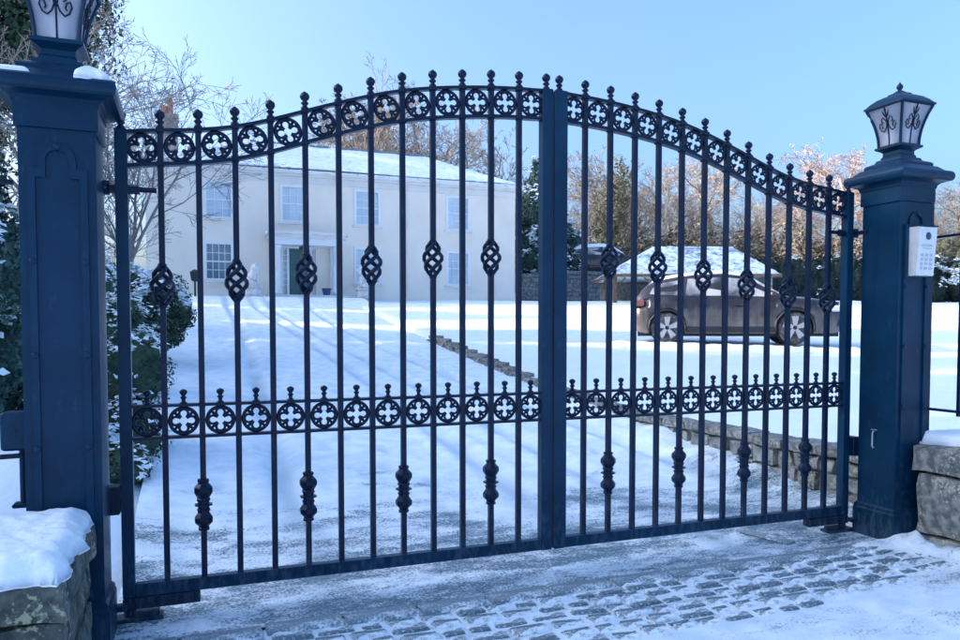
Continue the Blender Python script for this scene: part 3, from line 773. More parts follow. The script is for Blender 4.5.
railing(1, 'dark iron railing standing on the right wall behind the intercom')
railing(-1, 'dark iron railing at the left edge behind the mossy wall')
bx = empty('post_box', (-3.03, -.22, .70), 'small dark control box on a short post left of the near pillar', 'box')
def PB(mb, n): o = mb.build(n, 'paint', bx); o.location = -bx.location; return o
PB(MB().bevbox(-3.065, -2.955, -.29, -.17, 1.00, 1.185, .01), 'box')
PB(MB().lathe([(.014, 0), (.014, .004)], 12, (-3.01, -.29, 1.09), axis='y'), 'lock')
PB(MB().tube([(-2.985, -.22, 1.005), (-2.985, -.22, .72)], .016, 10), 'post')
PB(MB().bevbox(-3.03, -2.95, -.26, -.18, .715, .735, .005), 'foot')

# ------------------------------------------------------------------ house
H = empty('house', (4.9, 32, 3.0), 'cream two storey house with snowy hipped roof and white sash windows', 'house')
def HP(mb, n, m, par=None, smooth=False):
    o = mb.build(n, m, par or H, smooth)
    if par is None: o.location = -H.location
    return o
HX0, HX1, HY, HYB, HZ0, HZ1 = -4.0, 13.8, 32.0, 41.0, 2.9, 8.80
UP = [(-1.53, -.36), (1.83, 3.0), (5.32, 6.52), (10.03, 11.22)]
LO = [(-1.55, -.38), (5.31, 6.52), (10.03, 11.22)]
holes = [(a, b, 6.68, 8.38) for a, b in UP] + [(a, b, 3.86, 5.58) for a, b in LO] + [(1.86, 3.46, 3.12, 5.55)]
def holed_wall(x0, x1, z0, z1, y, holes, depth):
    mb = MB(); xs = sorted({x0, x1, *[h[0] for h in holes], *[h[1] for h in holes]}); zs = sorted({z0, z1, *[h[2] for h in holes], *[h[3] for h in holes]})
    for i in range(len(xs) - 1):
        for j in range(len(zs) - 1):
            cx, cz_ = (xs[i] + xs[i + 1]) / 2, (zs[j] + zs[j + 1]) / 2
            if any(h[0] < cx < h[1] and h[2] < cz_ < h[3] for h in holes): continue
            mb.add([(xs[i], y, zs[j]), (xs[i + 1], y, zs[j]), (xs[i + 1], y, zs[j + 1]), (xs[i], y, zs[j + 1])], [(0, 1, 2, 3)])
    for a, b, c, d_ in holes:
        mb.add([(a, y, c), (b, y, c), (b, y, d_), (a, y, d_), (a, y + depth, c), (b, y + depth, c), (b, y + depth, d_), (a, y + depth, d_)],
               [(0, 4, 5, 1), (1, 5, 6, 2), (2, 6, 7, 3), (3, 7, 4, 0), (4, 7, 6, 5)])
    mb.add([(x0, y, z0), (x0, HYB, z0), (x0, HYB, z1), (x0, y, z1), (x1, y, z0), (x1, HYB, z0), (x1, HYB, z1), (x1, y, z1)], [(0, 1, 2, 3), (4, 7, 6, 5), (1, 5, 6, 2), (3, 2, 6, 7)])
    return mb
o = holed_wall(HX0, HX1, HZ0, HZ1, HY, holes, .16).build('wall', 'render', H, fix=False); o.location = -H.location
HP(MB().box(HX0 - .05, 1.5, HY - .05, HY + .1, HZ0 - .3, 3.52).box(3.9, HX1 + .05, HY - .05, HY + .1, HZ0 - .3, 3.52), 'plinth', 'render')
HP(MB().box(HX0 - .06, HX1 + .06, HY - .06, HYB + .06, 8.50, 8.803).box(HX0 - .22, HX1 + .22, HY - .22, HYB + .22, 8.805, 8.90).box(HX0 - .34, HX1 + .34, HY - .34, HYB + .34, 8.902, 9.03), 'cornice', 'stone_trim')
# roof: low hip with an uneven snow layer
def hip(x0, x1, y0, y1, z0, z1, rx0, rx1, n=40, m_=14, amp=.05, seed=0):
    mb = MB(); ym = (y0 + y1) / 2
    def zr(x, y):
        a = (y - y0) / (ym - y0) if y < ym else (y1 - y) / (y1 - ym)
        b = (x - x0) / (rx0 - x0); c = (x1 - x) / (x1 - rx1)
        return z0 + (z1 - z0) * max(0, min(a, b, c, 1))
    xs = [x0 + (x1 - x0) * i / n for i in range(n + 1)]; ys = [y0 + (y1 - y0) * j / m_ for j in range(m_ + 1)]
    for y in ys:
        for x in xs: mb.v.append((x, y, zr(x, y) + amp * nz(x * .8, y * .8, seed) * 1.2 + amp * .5 * nz(x * 3, y * 3, seed)))
    w = n + 1
    for j in range(m_):
        for i in range(n): mb.f.append((j * w + i, j * w + i + 1, j * w + w + i + 1, j * w + w + i)); mb.mi.append(0)
    b = len(mb.v); mb.add([(x0, y0, z0 - .12), (x1, y0, z0 - .12), (x1, y1, z0 - .12), (x0, y1, z0 - .12)], [(3, 2, 1, 0)])
    for i in range(n): mb.f += [(i + 1, i, b), (m_ * w + i, m_ * w + i + 1, b + 2)]; mb.mi += [0, 0]
    mb.f += [(n, 0 + b + 1, b), ]; mb.mi.append(0); mb.f[-1] = (n, b, b + 1)
    for j in range(m_): mb.f.append((j * w + n, b + 1, b + 2)) if False else mb.f.append((j * w + w + n, j * w + n, b + 1)); mb.mi.append(0)
    return mb
rf = HP(hip(HX0 - .36, HX1 + .36, HY - .36, HYB + .36, 9.14, 11.35, HX0 + 4.6, HX1 - 3.4, 80, 30, .05, 3), 'roof', 'roof_snow', smooth=True)
ch = MB().box(-3.45, -2.67, 36.65, 37.35, 9.4, 12.2).box(-3.50, -2.62, 36.6, 37.4, 12.2, 12.42)
ch = ch.build('chimney', 'brick', rf)
rp_ = MB()
rp_.lathe([(.20, 12.42), (.15, 12.5), (.14, 12.95), (.19, 13.0), (.19, 13.08), (.13, 13.1), (.12, 13.28), (.05, 13.3)], 12, (-3.02, 37, 0))
rp_.lathe([(.18, 12.42), (.14, 12.5), (.13, 12.8), (.17, 12.85), (.05, 12.9)], 12, (-3.3, 37, 0)); rp_.build('chimney_pot', 'terracotta', rf)
rt_me = MB().bevbox(-.15, .15, -.10, .10, -.05, .07, .02).mesh('ridge_tile'); rt_me.materials.append(M['slate'])
for i in range(30):      # ridge tiles poking through the snow
    t = i / 29; x = HX0 + 4.6 + (HX1 - 3.4 - HX0 - 4.6) * t
    if nz(x * 2.1, 3) > -.15: obj('ridge_tile', rt_me, rf, (x, 36.5, 11.36 + .02 * nz(x * 5, 1)))
for i in range(16):
    t = i / 16; x = HX1 - 3.4 + 3.5 * t; y = 36.5 - 4.5 * t; z = 11.35 - 2.1 * t
    if nz(x * 3.1, 7) > -.2: obj('ridge_tile', rt_me, rf, (x, y, z + .02), R(-52))
def sash(a, b, z0, z1, nx, ny, pane):
    w = HP(MB(), 'window', 'white_paint') if False else None
    y = HY + .03
    fr = MB()
    for q in ((a - .06, a + .06, z0 - .02, z1 + .06), (b - .06, b + .06, z0 - .02, z1 + .06)): fr.box(q[0], q[1], HY - .035, HY + .10, q[2], q[3])
    fr.box(a + .06, b - .06, HY - .03, HY + .095, z1 - .06, z1 + .055).box(a + .06, b - .06, HY - .02, HY + .095, z0 - .02, z0 + .06)
    win = HP(fr, 'window', 'white_paint')
    zm = (z0 + z1) / 2
    gb = MB().box(a + .06, b - .06, HY + .028, HY + .09, zm - .03, zm + .03)
    for i in range(1, nx): x = a + .06 + (b - a - .12) * i / nx; gb.box(x - .014, x + .014, HY + .05, HY + .085, z0 + .06, z1 - .06)
    for j in range(1, ny):
        z = z0 + .06 + (z1 - z0 - .12) * j / ny
        if abs(z - zm) > .05: gb.box(a + .06, b - .06, HY + .052, HY + .083, z - .014, z + .014)
    gb.build('glazing_bars', 'white_paint', win)
    pw, ph = (b - a - .12) / nx, (z1 - z0 - .12) / ny
    MB().box(a + .05, b - .05, HY + .088, HY + .10, z0 + .05, z1 - .05).build('pane', pane, win)
    MB().box(a - .14, b + .14, HY - .11, HY + .02, z0 - .13, z0 - .022).build('sill', 'stone_trim', win)
    return win
for a, b in UP: sash(a, b, 6.70, 8.36, 3, 4, 'pane')
for a, b in LO: sash(a, b, 3.88, 5.56, 4, 4, 'pane_dark' if a < 0 else 'pane')
# porch
po = HP(MB().box(1.05, 4.75, 30.75, 32.0, 5.97, 6.10).box(1.15, 4.65, 30.85, 32.0, 5.80, 5.968), 'porch', 'stone_trim')
MB().box(1.25, 4.55, 30.95, 32.0, 5.50, 5.80).build('entablature', 'white_paint', po)
for x in (1.55, 4.25):
    MB().lathe([(.24, 3.2), (.24, 3.32), (.18, 3.38), (.165, 4.2), (.15, 5.3), (.20, 5.38), (.22, 5.5)], 16, (x, 31.2, 0)).build('column', 'white_paint', po, True)
    MB().box(x - .17, x + .17, 31.9, 32.0, 3.2, 5.5).build('pilaster', 'white_paint', po)
MB().box(1.0, 4.8, 30.6, 32.0, 2.9, 3.19).build('step', 'stone_trim', po)
MB().tube([(2.66, 31.0, 5.5), (2.66, 31.0, 5.40)], .02, 6).lathe([(.16, 5.30), (.17, 5.33), (.15, 5.42)], 10, (2.66, 31.0, 0)).build('porch_light', 'car_black', po)
dr = HP(MB().box(2.17, 3.13, 32.09, 32.15, 3.22, 5.42), 'door', 'door_green')
for z0, z1 in ((3.34, 3.92), (4.02, 4.66), (4.76, 5.30)):
    for x0 in (2.25, 2.69):
        MB().ring([(x0, z0), (x0 + .36, z0), (x0 + .36, z1), (x0, z1)], [(x0 + .05, z0 + .05), (x0 + .31, z0 + .05), (x0 + .31, z1 - .05), (x0 + .05, z1 - .05)], 32.06, 32.092).build('door_panel', 'door_green', dr)
MB().ball((3.05, 32.05, 4.3), .045, 8, 6).build('handle', 'zinc', dr)
df = HP(MB().box(2.07, 2.17, 32.0, 32.15, 3.13, 5.44).box(3.13, 3.23, 32.0, 32.15, 3.13, 5.44).box(1.87, 3.45, 32.0, 32.15, 5.44, 5.54).box(1.86, 1.90, 32.0, 32.15, 3.13, 5.44).box(3.42, 3.46, 32.0, 32.15, 3.13, 5.44), 'door_frame', 'white_paint')
for x0 in (1.90, 3.23):
    sdl = MB().box(x0, x0 + .17 + (.02 if x0 > 3 else 0), 32.10, 32.13, 3.7, 5.44).build('sidelight', 'pane', df)
    g_ = MB()
    for k in range(7): g_.box(x0, x0 + .17, 32.07, 32.10, 3.7 + k * .28, 3.74 + k * .28)
    g_.build('glazing_bars', 'white_paint', sdl)
dp = MB().tube([(7.9, 31.93, 8.5), (7.9, 31.93, 3.2)], .045, 8); dpo = HP(dp, 'downpipe', 'stone_trim')
# things by the door
def lion(x, y, z, s, label):
    mb = MB()
    def E(c, r): mb.ball((c[0] * s, c[1], c[2]), 1, 12, 8, r)
    mb.box(-.32, .32, -.36, .36, 0, .42).box(-.36, .36, -.40, .40, .42, .50)
    E((-.10, .10, .80), (.22, .24, .30)); E((.02, 0, 1.02), (.19, .20, .34)); E((.08, 0, 1.28), (.20, .22, .24)); E((.16, 0, 1.38), (.15, .14, .16)); E((.28, 0, 1.33), (.09, .08, .07))
    for q in (-.11, .11):
        mb.tube([(.14 * s, q, 1.05), (.18 * s, q, .78), (.19 * s, q, .54)], [.08, .065, .06], 8); E((.24, q, .54), (.10, .06, .05)); E((-.04, q * 1.6, .62), (.20, .08, .14)); E((.14, q, 1.51), (.035, .04, .05))
    mb.tube([(-.28 * s, 0, .6), (-.38 * s, .1, .58), (-.3 * s, .24, .56)], .035, 6)
    o = mb.build('lion_statue', 'statue', None, True); o.location = (x, y, z)
    tag(o, label, 'statue', 'stone lions beside the front door'); return o
lion(.42, 30.6, 3.02, 1, 'pale seated lion statue left of the front door')
lion(5.45, 30.6, 3.02, -1, 'pale seated lion statue right of the front door')
pt = MB().lathe([(.13, 0), (.16, .03), (.21, .28), (.22, .33), (.19, .33), (.17, .28)], 14).build('plant_pot', 'blue_glaze', None, True); pt.location = (3.72, 30.85, 3.19); tag(pt, 'small dark blue glazed pot beside the front door', 'pot')
lp = empty('garden_lamp', (-2.02, 29, 2.85), 'short dark lantern post on the snow left of the house front', 'lamp')
MB().tube([(0, 0, 0), (0, 0, .75)], .045, 8).build('post', 'car_black', lp)
MB().sq([(.09, .75), (.15, .80), (.19, 1.10), (.20, 1.12), (.08, 1.22), (.01, 1.25)]).build('lamp_head', 'car_black', lp)

# ------------------------------------------------------------------ yard beyond: terrace, stone walls, open barn
tr = MB().box(14.2, 27, 33.9, 46, 2.5, 4.66).build('terrace', 'snow_far'); tag(tr, 'snowy raised terrace behind the far stone wall', 'terrace', kind='structure')
fw = empty('yard_wall', (18, 33.5, 2.9), 'far rubble stone wall right of the house', 'wall')
mb = MB(); r3 = random.Random(9)
for row in range(9):
    x = 14.0; z0 = 2.75 + row * .245
    while x < 26.5:
        w = r3.uniform(.25, .6)
        zt = interp([(14, 4.62), (16.8, 4.93), (26.5, 4.95)], x)
        if z0 < zt - .05:
            mb.bevbox(x + .012, x + w - .012, 33.42 + r3.uniform(-.03, .03), 33.8, z0 + .012, min(z0 + .235, zt), .03)
        x += w
s_ = mb.build('stonework', 'rubble', fw); s_.location = -fw.location; s_['kind'] = 'stuff'
c_ = MB().box(14.0, 26.5, 33.47, 33.88, 2.6, 4.62).build('mortar_core', 'mortar', fw); c_.location = -fw.location
yr = empty('yard_railing', (19, 33.9, 4.9), 'thin dark railing along the top of the far stone wall', 'railing')
for z in (5.32, 5.02): o = MB().tube([(17.0, 33.85, z), (21.5, 33.85, z)], .025, 6).build('rail', 'iron', yr); o.location = -yr.location
for k in range(7): o = MB().tube([(17.05 + k * .74, 33.85, 4.8), (17.05 + k * .74, 33.85, 5.36)], .03, 6).build('post', 'iron', yr); o.location = -yr.location
barn = empty('open_barn', (21.3, 27.4, 2.75), 'low open fronted barn with snow covered hipped roof behind the parked car', 'barn', rz=R(-21))
hip(-4.4, 3.7, -2.7, 2.7, 1.50, 3.06, -1.75, 2.3, 46, 24, .03, 8).build('roof', 'barn_roof', barn, True)
o = MB().box(-4.42, 3.72, -2.74, -2.66, 1.33, 1.47).box(-4.42, 3.72, 2.66, 2.74, 1.33, 1.47).box(-4.44, -4.36, -2.65, 2.65, 1.33, 1.47).box(3.66, 3.74, -2.65, 2.65, 1.33, 1.47).build('eaves_board', 'timber', barn)
MB().box(-4.0, 3.4, 2.3, 2.6, -.2, 1.34).box(3.1, 3.4, -2.4, 2.29, -.2, 1.34).build('back_wall', 'rubble', barn)
for x, y in ((-4.1, -2.45), (-4.1, 0), (-2.2, -2.45), (-.3, -2.45), (1.6, -2.45)):
    MB().box(x - .09, x + .09, y - .09, y + .09, -.2, 1.4).build('post', 'timber', barn)
    b_ = MB()
    for s in (-1, 1): b_.tube([(x, y, .75), (x + s * .5, y, 1.32)], .05, 4)
    b_.build('brace', 'timber', barn)

# ------------------------------------------------------------------ cars
def car(label, loc, rz, group):
    C = empty('parked_car', loc, label, 'car', group, rz)
    WX = (-1.60, 1.30); RW, RA = .375, .425
    zh = [(-2.45, .86), (-2.40, .98), (-2.26, 1.09), (-2.0, 1.13), (-1.0, 1.12), (.3, 1.09), (1.05, 1.10), (1.5, 1.07), (1.9, 1.01), (2.15, .94), (2.32, .85), (2.42, .76), (2.5, .64)]
    ww = [(-2.45, .62), (-2.40, .74), (-2.25, .86), (-2.0, .93), (-1.5, .96), (1.5, .96), (2.05, .92), (2.3, .84), (2.44, .70), (2.5, .58)]
    xs = sorted(set([-2.45, -2.43, -2.40, -2.36, -2.3, -2.25, -2.1, -2.0] + [w + RA * math.cos(PI * k / 12) for w in WX for k in range(13)] + [w + s * (RA + .01) for w in WX for s in (-1, 1)] + [-1.0, -.7, -.4, 0, .4, .8, 1.9, 2.1, 2.2, 2.3, 2.38, 2.44, 2.48, 2.5]))
    def zb(x):
        z = .24 if abs(x) < 2.2 else .24 + .14 * (abs(x) - 2.2) / .3
        for w in WX:
            if abs(x - w) < RA: z = max(z, RW + math.sqrt(max(0, RA ** 2 - (x - w) ** 2)))
        return z
    mb = MB(); ring_n = None
    for x in xs:
        w, h, b = interp(ww, x), interp(zh, x), zb(x)
        half = [(w - .06, b), (w - .01, b + (h - b) * .12), (w + .0, b + (h - b) * .38), (w + .014, b + (h - b) * .66), (w - .022, b + (h - b) * .74), (w - .03, b + (h - b) * .9), (w - .09, h - .01), (w * .66, h + .035), (w * .33, h + .055), (0, h + .06)]
        sec = half + [(-a, z) for a, z in half[-2::-1]]
        ring_n = len(sec); mb.v += [(x, a, z) for a, z in sec]
    n = ring_n
    for i in range(len(xs) - 1):
        for k in range(n - 1): mb.f.append((i * n + k, i * n + k + 1, i * n + n + k + 1, i * n + n + k)); mb.mi.append(0)
    mb.f += [tuple(range(n)), tuple((len(xs) - 1) * n + k for k in range(n - 1, -1, -1))]; mb.mi += [0, 0]
    body = mb.build('body', 'car_paint', C, True)
    # cabin
    CS = [(-2.34, 1.04, 1.12, .78, .72), (-2.22, 1.07, 1.30, .84, .70), (-2.05, 1.08, 1.45, .87, .67), (-1.8, 1.08, 1.55, .88, .66), (-1.4, 1.08, 1.63, .89, .66), (-.9, 1.08, 1.685, .89, .67), (-.3, 1.08, 1.70, .89, .67), (.22, 1.08, 1.63, .88, .65), (.62, 1.08, 1.40, .87, .70), (.95, 1.08, 1.20, .86, .77), (1.15, 1.06, 1.10, .85, .82)]
    mb = MB()
    for x, z0, z1, w0, w1 in CS:
        half = [(w0, z0), (w0 + (w1 - w0) * .5 + .015, z0 + (z1 - z0) * .5), (w1 + .01, z0 + (z1 - z0) * .86), (w1 - .05, z1 - .015), (w1 * .5, z1 + .01), (0, z1 + .018)]
        sec = half + [(-a, z) for a, z in half[-2::-1]]; n = len(sec); mb.v += [(x, a, z) for a, z in sec]
    for i in range(len(CS) - 1):
        for k in range(n - 1): mb.f.append((i * n + k, i * n + k + 1, i * n + n + k + 1, i * n + n + k)); mb.mi.append(0)
    mb.f += [tuple(range(n)), tuple((len(CS) - 1) * n + k for k in range(n - 1, -1, -1))]; mb.mi += [0, 0]
    mb.build('roof', 'car_paint', C, True)
    def cab(x, v, s, off=.012):
        for A, B in zip(CS, CS[1:]):
            if A[0] <= x <= B[0]:
                t = (x - A[0]) / (B[0] - A[0]); z0, z1, w0, w1 = [A[i] + (B[i] - A[i]) * t for i in (1, 2, 3, 4)]
                if v < .5: y = w0 + ((w1 - w0) * .5 + .015) * v / .5
                else: y = w0 + (w1 - w0) * .5 + .015 + ((w1 + .01) - (w0 + (w1 - w0) * .5 + .015)) * (v - .5) / .36
                return (x, s * (y + off), z0 + (z1 - z0) * v)
    def patch(outline, s, name, m):
        pts = [cab(x, v, s) for x, v in outline]; inn = [cab(x, v, s, -.01) for x, v in outline]
        k = len(pts)
        return MB().add(pts + inn, [tuple(range(k))] + [(i, (i + 1) % k, k + (i + 1) % k, k + i) for i in range(k)]).build(name, m, C)
    for s in (-1, 1):
        patch([(-2.02, .30), (-1.36, .14), (-1.28, .40), (-1.22, .82), (-1.7, .80), (-1.95, .62)], s, 'side_window', 'frost')
        patch([(-1.18, .12), (-.36, .10), (-.36, .50), (-.36, .83), (-1.12, .83), (-1.15, .45)], s, 'side_window', 'frost')
        patch([(-.28, .10), (.66, .10), (.80, .30), (.45, .55), (.16, .82), (-.28, .83), (-.28, .5)], s, 'side_window', 'frost')
        # door lines, handles, mirror, sill
        for x in (-1.02, -.32, .78): MB().box(x - .006, x + .006, s * .955, s * .968, .42 if x > -1 else .72, 1.03).build('door_gap', 'car_black', C)
        for x in (-.78, .06): MB().bevbox(x - .11, x + .11, min(s * .955, s * .985), max(s * .955, s * .985), .90, .935, .008).build('door_handle', 'car_paint', C)
        m_ = MB().ball((.80, s * 1.02, 1.16), .1, 10, 6, (.9, 1.0, .75)); m_.tube([(.82, s * .9, 1.10), (.80, s * .98, 1.14)], .025, 6); m_.build('mirror', 'car_paint', C, True)
        MB().bevbox(-1.15, .85, min(s * .93, s * .975), max(s * .93, s * .975), .26, .40, .015).build('sill', 'car_black', C)
        tl = MB().bevbox(-2.47, -2.14, min(s * .66, s * .935), max(s * .66, s * .935), .90, 1.07, .03).build('tail_light', 'red_lens', C)
        hl = MB().bevbox(2.05, 2.40, min(s * .58, s * .905), max(s * .58, s * .905), .74, .89, .03).build('headlight', 'clear_lens', C)
        MB().bevbox(2.2, 2.46, min(s * .55, s * .86), max(s * .55, s * .86), .40, .58, .02).build('air_intake', 'car_black', C)
        for w in WX:
            MB().tube([(w + .43 * math.cos(PI * k / 14), s * .958, RW + .43 * math.sin(PI * k / 14)) for k in range(-1, 16)], .028, 6).build('arch_trim', 'car_black', C, True)
            MB().lathe([(.41, -.02), (.41, .02)], 22, (w, s * .70, RW), axis='y').build('arch_liner', 'car_black', C)
            wh = obj('wheel', None, C, (w, s * .84, RW)); 
            q = MB().lathe([(.27, -.11), (.33, -.115), (.365, -.09), (.375, -.05), (.375, .05), (.365, .09), (.33, .115), (.27, .11)], 28, axis='y').build('tyre', 'tyre', wh, True)
            rm2 = MB().lathe([(.275, -.11), (.30, -.118), (.30, .085), (.275, .10), (.255, .09), (.25, .03), (.25, -.09)], 28, axis='y')
            for k in range(5):
                a = 2 * PI * k / 5 + .3
                for da in (-.16, .16):
                    rm2.tube([(.05 * math.cos(a), -.105 * 1, .05 * math.sin(a)), (.27 * math.cos(a + da), -.105, .27 * math.sin(a + da))], [.05, .045], 4)
                    rm2.tube([(.05 * math.cos(a), .085, .05 * math.sin(a)), (.26 * math.cos(a + da), .085, .26 * math.sin(a + da))], [.04, .032], 4)
            rm2.lathe([(.07, -.125), (.07, .10)], 12, axis='y'); rm2.build('rim', 'alloy', wh)
            MB().lathe([(.255, -.05), (.255, .05)], 20, axis='y').build('brake_disc', 'car_black', wh)
    MB().add([(1.09, -.80, 1.135), (1.09, .80, 1.135), (.30, .62, 1.60), (.30, -.62, 1.60), (1.02, -.80, 1.10), (1.02, .80, 1.10), (.24, .62, 1.55), (.24, -.62, 1.55)], [(0, 1, 2, 3), (7, 6, 5, 4), (0, 4, 5, 1), (1, 5, 6, 2), (2, 6, 7, 3), (3, 7, 4, 0)]).build('windscreen', 'frost', C)
    MB().add([(-2.31, -.68, 1.16), (-2.31, .68, 1.16), (-1.99, .60, 1.51), (-1.99, -.60, 1.51), (-2.25, -.68, 1.16), (-2.25, .68, 1.16), (-1.93, .6, 1.5), (-1.93, -.6, 1.5)], [(0, 3, 2, 1), (4, 5, 6, 7), (0, 1, 5, 4), (1, 2, 6, 5), (2, 3, 7, 6), (3, 0, 4, 7)]).build('rear_window', 'frost', C)
    gr = MB().bevbox(2.42, 2.515, -.52, .52, .46, .78, .02).build('grille', 'car_black', C)
    for k in range(5): MB().box(2.50, 2.53, -.50, .50, .50 + k * .058, .515 + k * .058).build('slat', 'zinc', gr)
    MB().box(-2.3, 2.3, -.70, .70, .17, .98).build('underbody', 'car_black', C)
    return C
CAR = (10.40, 10.80, 1.26)
car('dark muddy frosted estate car parked on the lawn behind the right gate leaf', CAR, R(-33.5), 'parked cars')
car('dark car with rounded snowy roof behind the far stone wall', (21.0, 35.0, 4.86), R(-20), 'parked cars')
def shell_snow(loc, rz, xs, hw, zs, label, th=.07):
    mb = MB(); nn = 14
    for i, x in enumerate(xs):
        for k in range(nn + 1):
            t = -1 + 2 * k / nn; e = min(1, (1 - abs(t)) * 4) * min(1, min(i, len(xs) - 1 - i) / 1.5)
            mb.v.append((x, t * hw[i], zs[i] - .09 * abs(t) ** 2.6 + th * math.sqrt(e) + .02 * e * nz(x * 3, t * 3)))
    for i in range(len(xs) - 1):
        for k in range(nn): q = i * (nn + 1) + k; mb.f.append((q, q + 1, q + nn + 2, q + nn + 1)); mb.mi.append(0)
    L = len(mb.v); top = list(mb.v); mb.v += [(x, y, z - th * .5 - .02) for x, y, z in top]
    mb.f += [tuple(L + i for i in reversed(f)) for f in list(mb.f)]; mb.mi = [0] * len(mb.f)
    o = mb.build('roof_snow', 'snow', None, True); o.location = loc; o.rotation_euler.z = rz
    return tag(o, label, 'snow')
RX = [-2.1, -1.95, -1.7, -1.3, -.8, -.3, .15, .4, .7, 1.0, 1.12]; RZ = [1.42, 1.50, 1.585, 1.655, 1.70, 1.71, 1.65, 1.54, 1.36, 1.18, 1.12]; RH = [.60, .63, .65, .66, .66, .66, .65, .66, .69, .74, .76]
for q, (u0, v0, l_, w_, h_, lb) in enumerate([(-.1, -1.12, 5.8, .5, .17, 'low ridge of snow along the near side of the frosted car')]):
    o = snow_cap('snow_bank', -l_ / 2, l_ / 2, -w_ / 2, w_ / 2, 0, h_, lb, 20 + q, 60 if l_ > 2 else 24, 12 if w_ < 1 else 24)
    a_ = R(-33.5); X_, Y_ = CAR[0] + u0 * math.cos(a_) - v0 * math.sin(a_), CAR[1] + u0 * math.sin(a_) + v0 * math.cos(a_)
    e0, e1 = [lawn_z(X_ + t_ * math.cos(a_), Y_ + t_ * math.sin(a_)) for t_ in (-l_ / 2, l_ / 2)]
    o.location = (X_, Y_, (e0 + e1) / 2 - .035); o.rotation_euler = (0, -math.atan2(e1 - e0, l_), a_)
shell_snow(CAR, R(-33.5), RX, RH, RZ, 'thin snow on the roof and windscreen of the frosted car', .075)
shell_snow((21.0, 35.0, 4.86), R(-20), RX, [h + .05 for h in RH], RZ, 'thick snow on the roof of the far dark car', .16)

# ------------------------------------------------------------------ vegetation
def foliage(blobs, n, size, seed, snow=.0, core=True, flat=.0, core_k=.8, mats=('leaf', 'snow'), name='crown', parent=None, lump=.25, lf=2.2, snow_sz=1.45):
    """leaves spread through the shells of lumpy ellipsoids; index 1 = snow lodged on upward sides"""
    r = random.Random(seed); mb = MB(); sv = Vector((seed * 1.3, seed * .7, seed * 2.1))
    vol = [b[1][0] * b[1][1] * b[1][2] for b in blobs]; vol = [v ** .67 for v in vol]; tot = sum(vol)
    for (c, rad), v in zip(blobs, vol):
        c = Vector(c); k = int(n * v / tot)
        for _ in range(k):
            d_ = Vector((r.gauss(0, 1), r.gauss(0, 1), r.gauss(0, 1))).normalized()
            rr = (.55 + .45 * r.random() ** .45) * (1 + lump * noise.noise(d_ * lf + sv + c))
            p = c + Vector((d_.x * rad[0], d_.y * rad[1], d_.z * rad[2])) * rr
            nrm = (d_ + Vector((r.uniform(-.8, .8), r.uniform(-.8, .8), r.uniform(-.8, .8)))).normalized()
            s = size * r.uniform(.6, 1.4); mi = 0
            if snow and rr > .75 and d_.z > -.15:
                if noise.noise(p * (.55 / size) ** .5 * 1.15 + sv) + .35 * d_.z + r.uniform(-.12, .12) > .55 - snow:
                    mi = 1; s *= snow_sz; nrm = (nrm + Vector((0, 0, 1.3))).normalized(); p += Vector((0, 0, size * .4))
            t = nrm.orthogonal().normalized(); t.rotate(Matrix.Rotation(r.uniform(0, 2 * PI), 3, nrm)); b = nrm.cross(t)
            a_, b_ = t * s * .5, b * s * (.30 if mi == 0 else .42)
            q = len(mb.v); mb.v += [tuple(p - a_), tuple(p + b_ + nrm * s * .1), tuple(p + a_), tuple(p - b_ + nrm * s * .1)]
            mb.f.append((q, q + 1, q + 2, q + 3)); mb.mi.append(mi)
        if core:
            q = len(mb.v); mb.ball((0, 0, 0), 1, 14, 9)
            for i in range(q, len(mb.v)):
                d_ = Vector(mb.v[i]).normalized(); rr = core_k * (1 + lump * noise.noise(d_ * lf + sv + c)) * (1 + .15 * noise.noise(d_ * 7))
                mb.v[i] = tuple(c + Vector((d_.x * rad[0], d_.y * rad[1], d_.z * rad[2])) * rr)
    me = mb.mesh(name, False, False)
    for m_ in mats: me.materials.append(M[m_])
    return obj(name, me, parent) if parent is not None or name else me
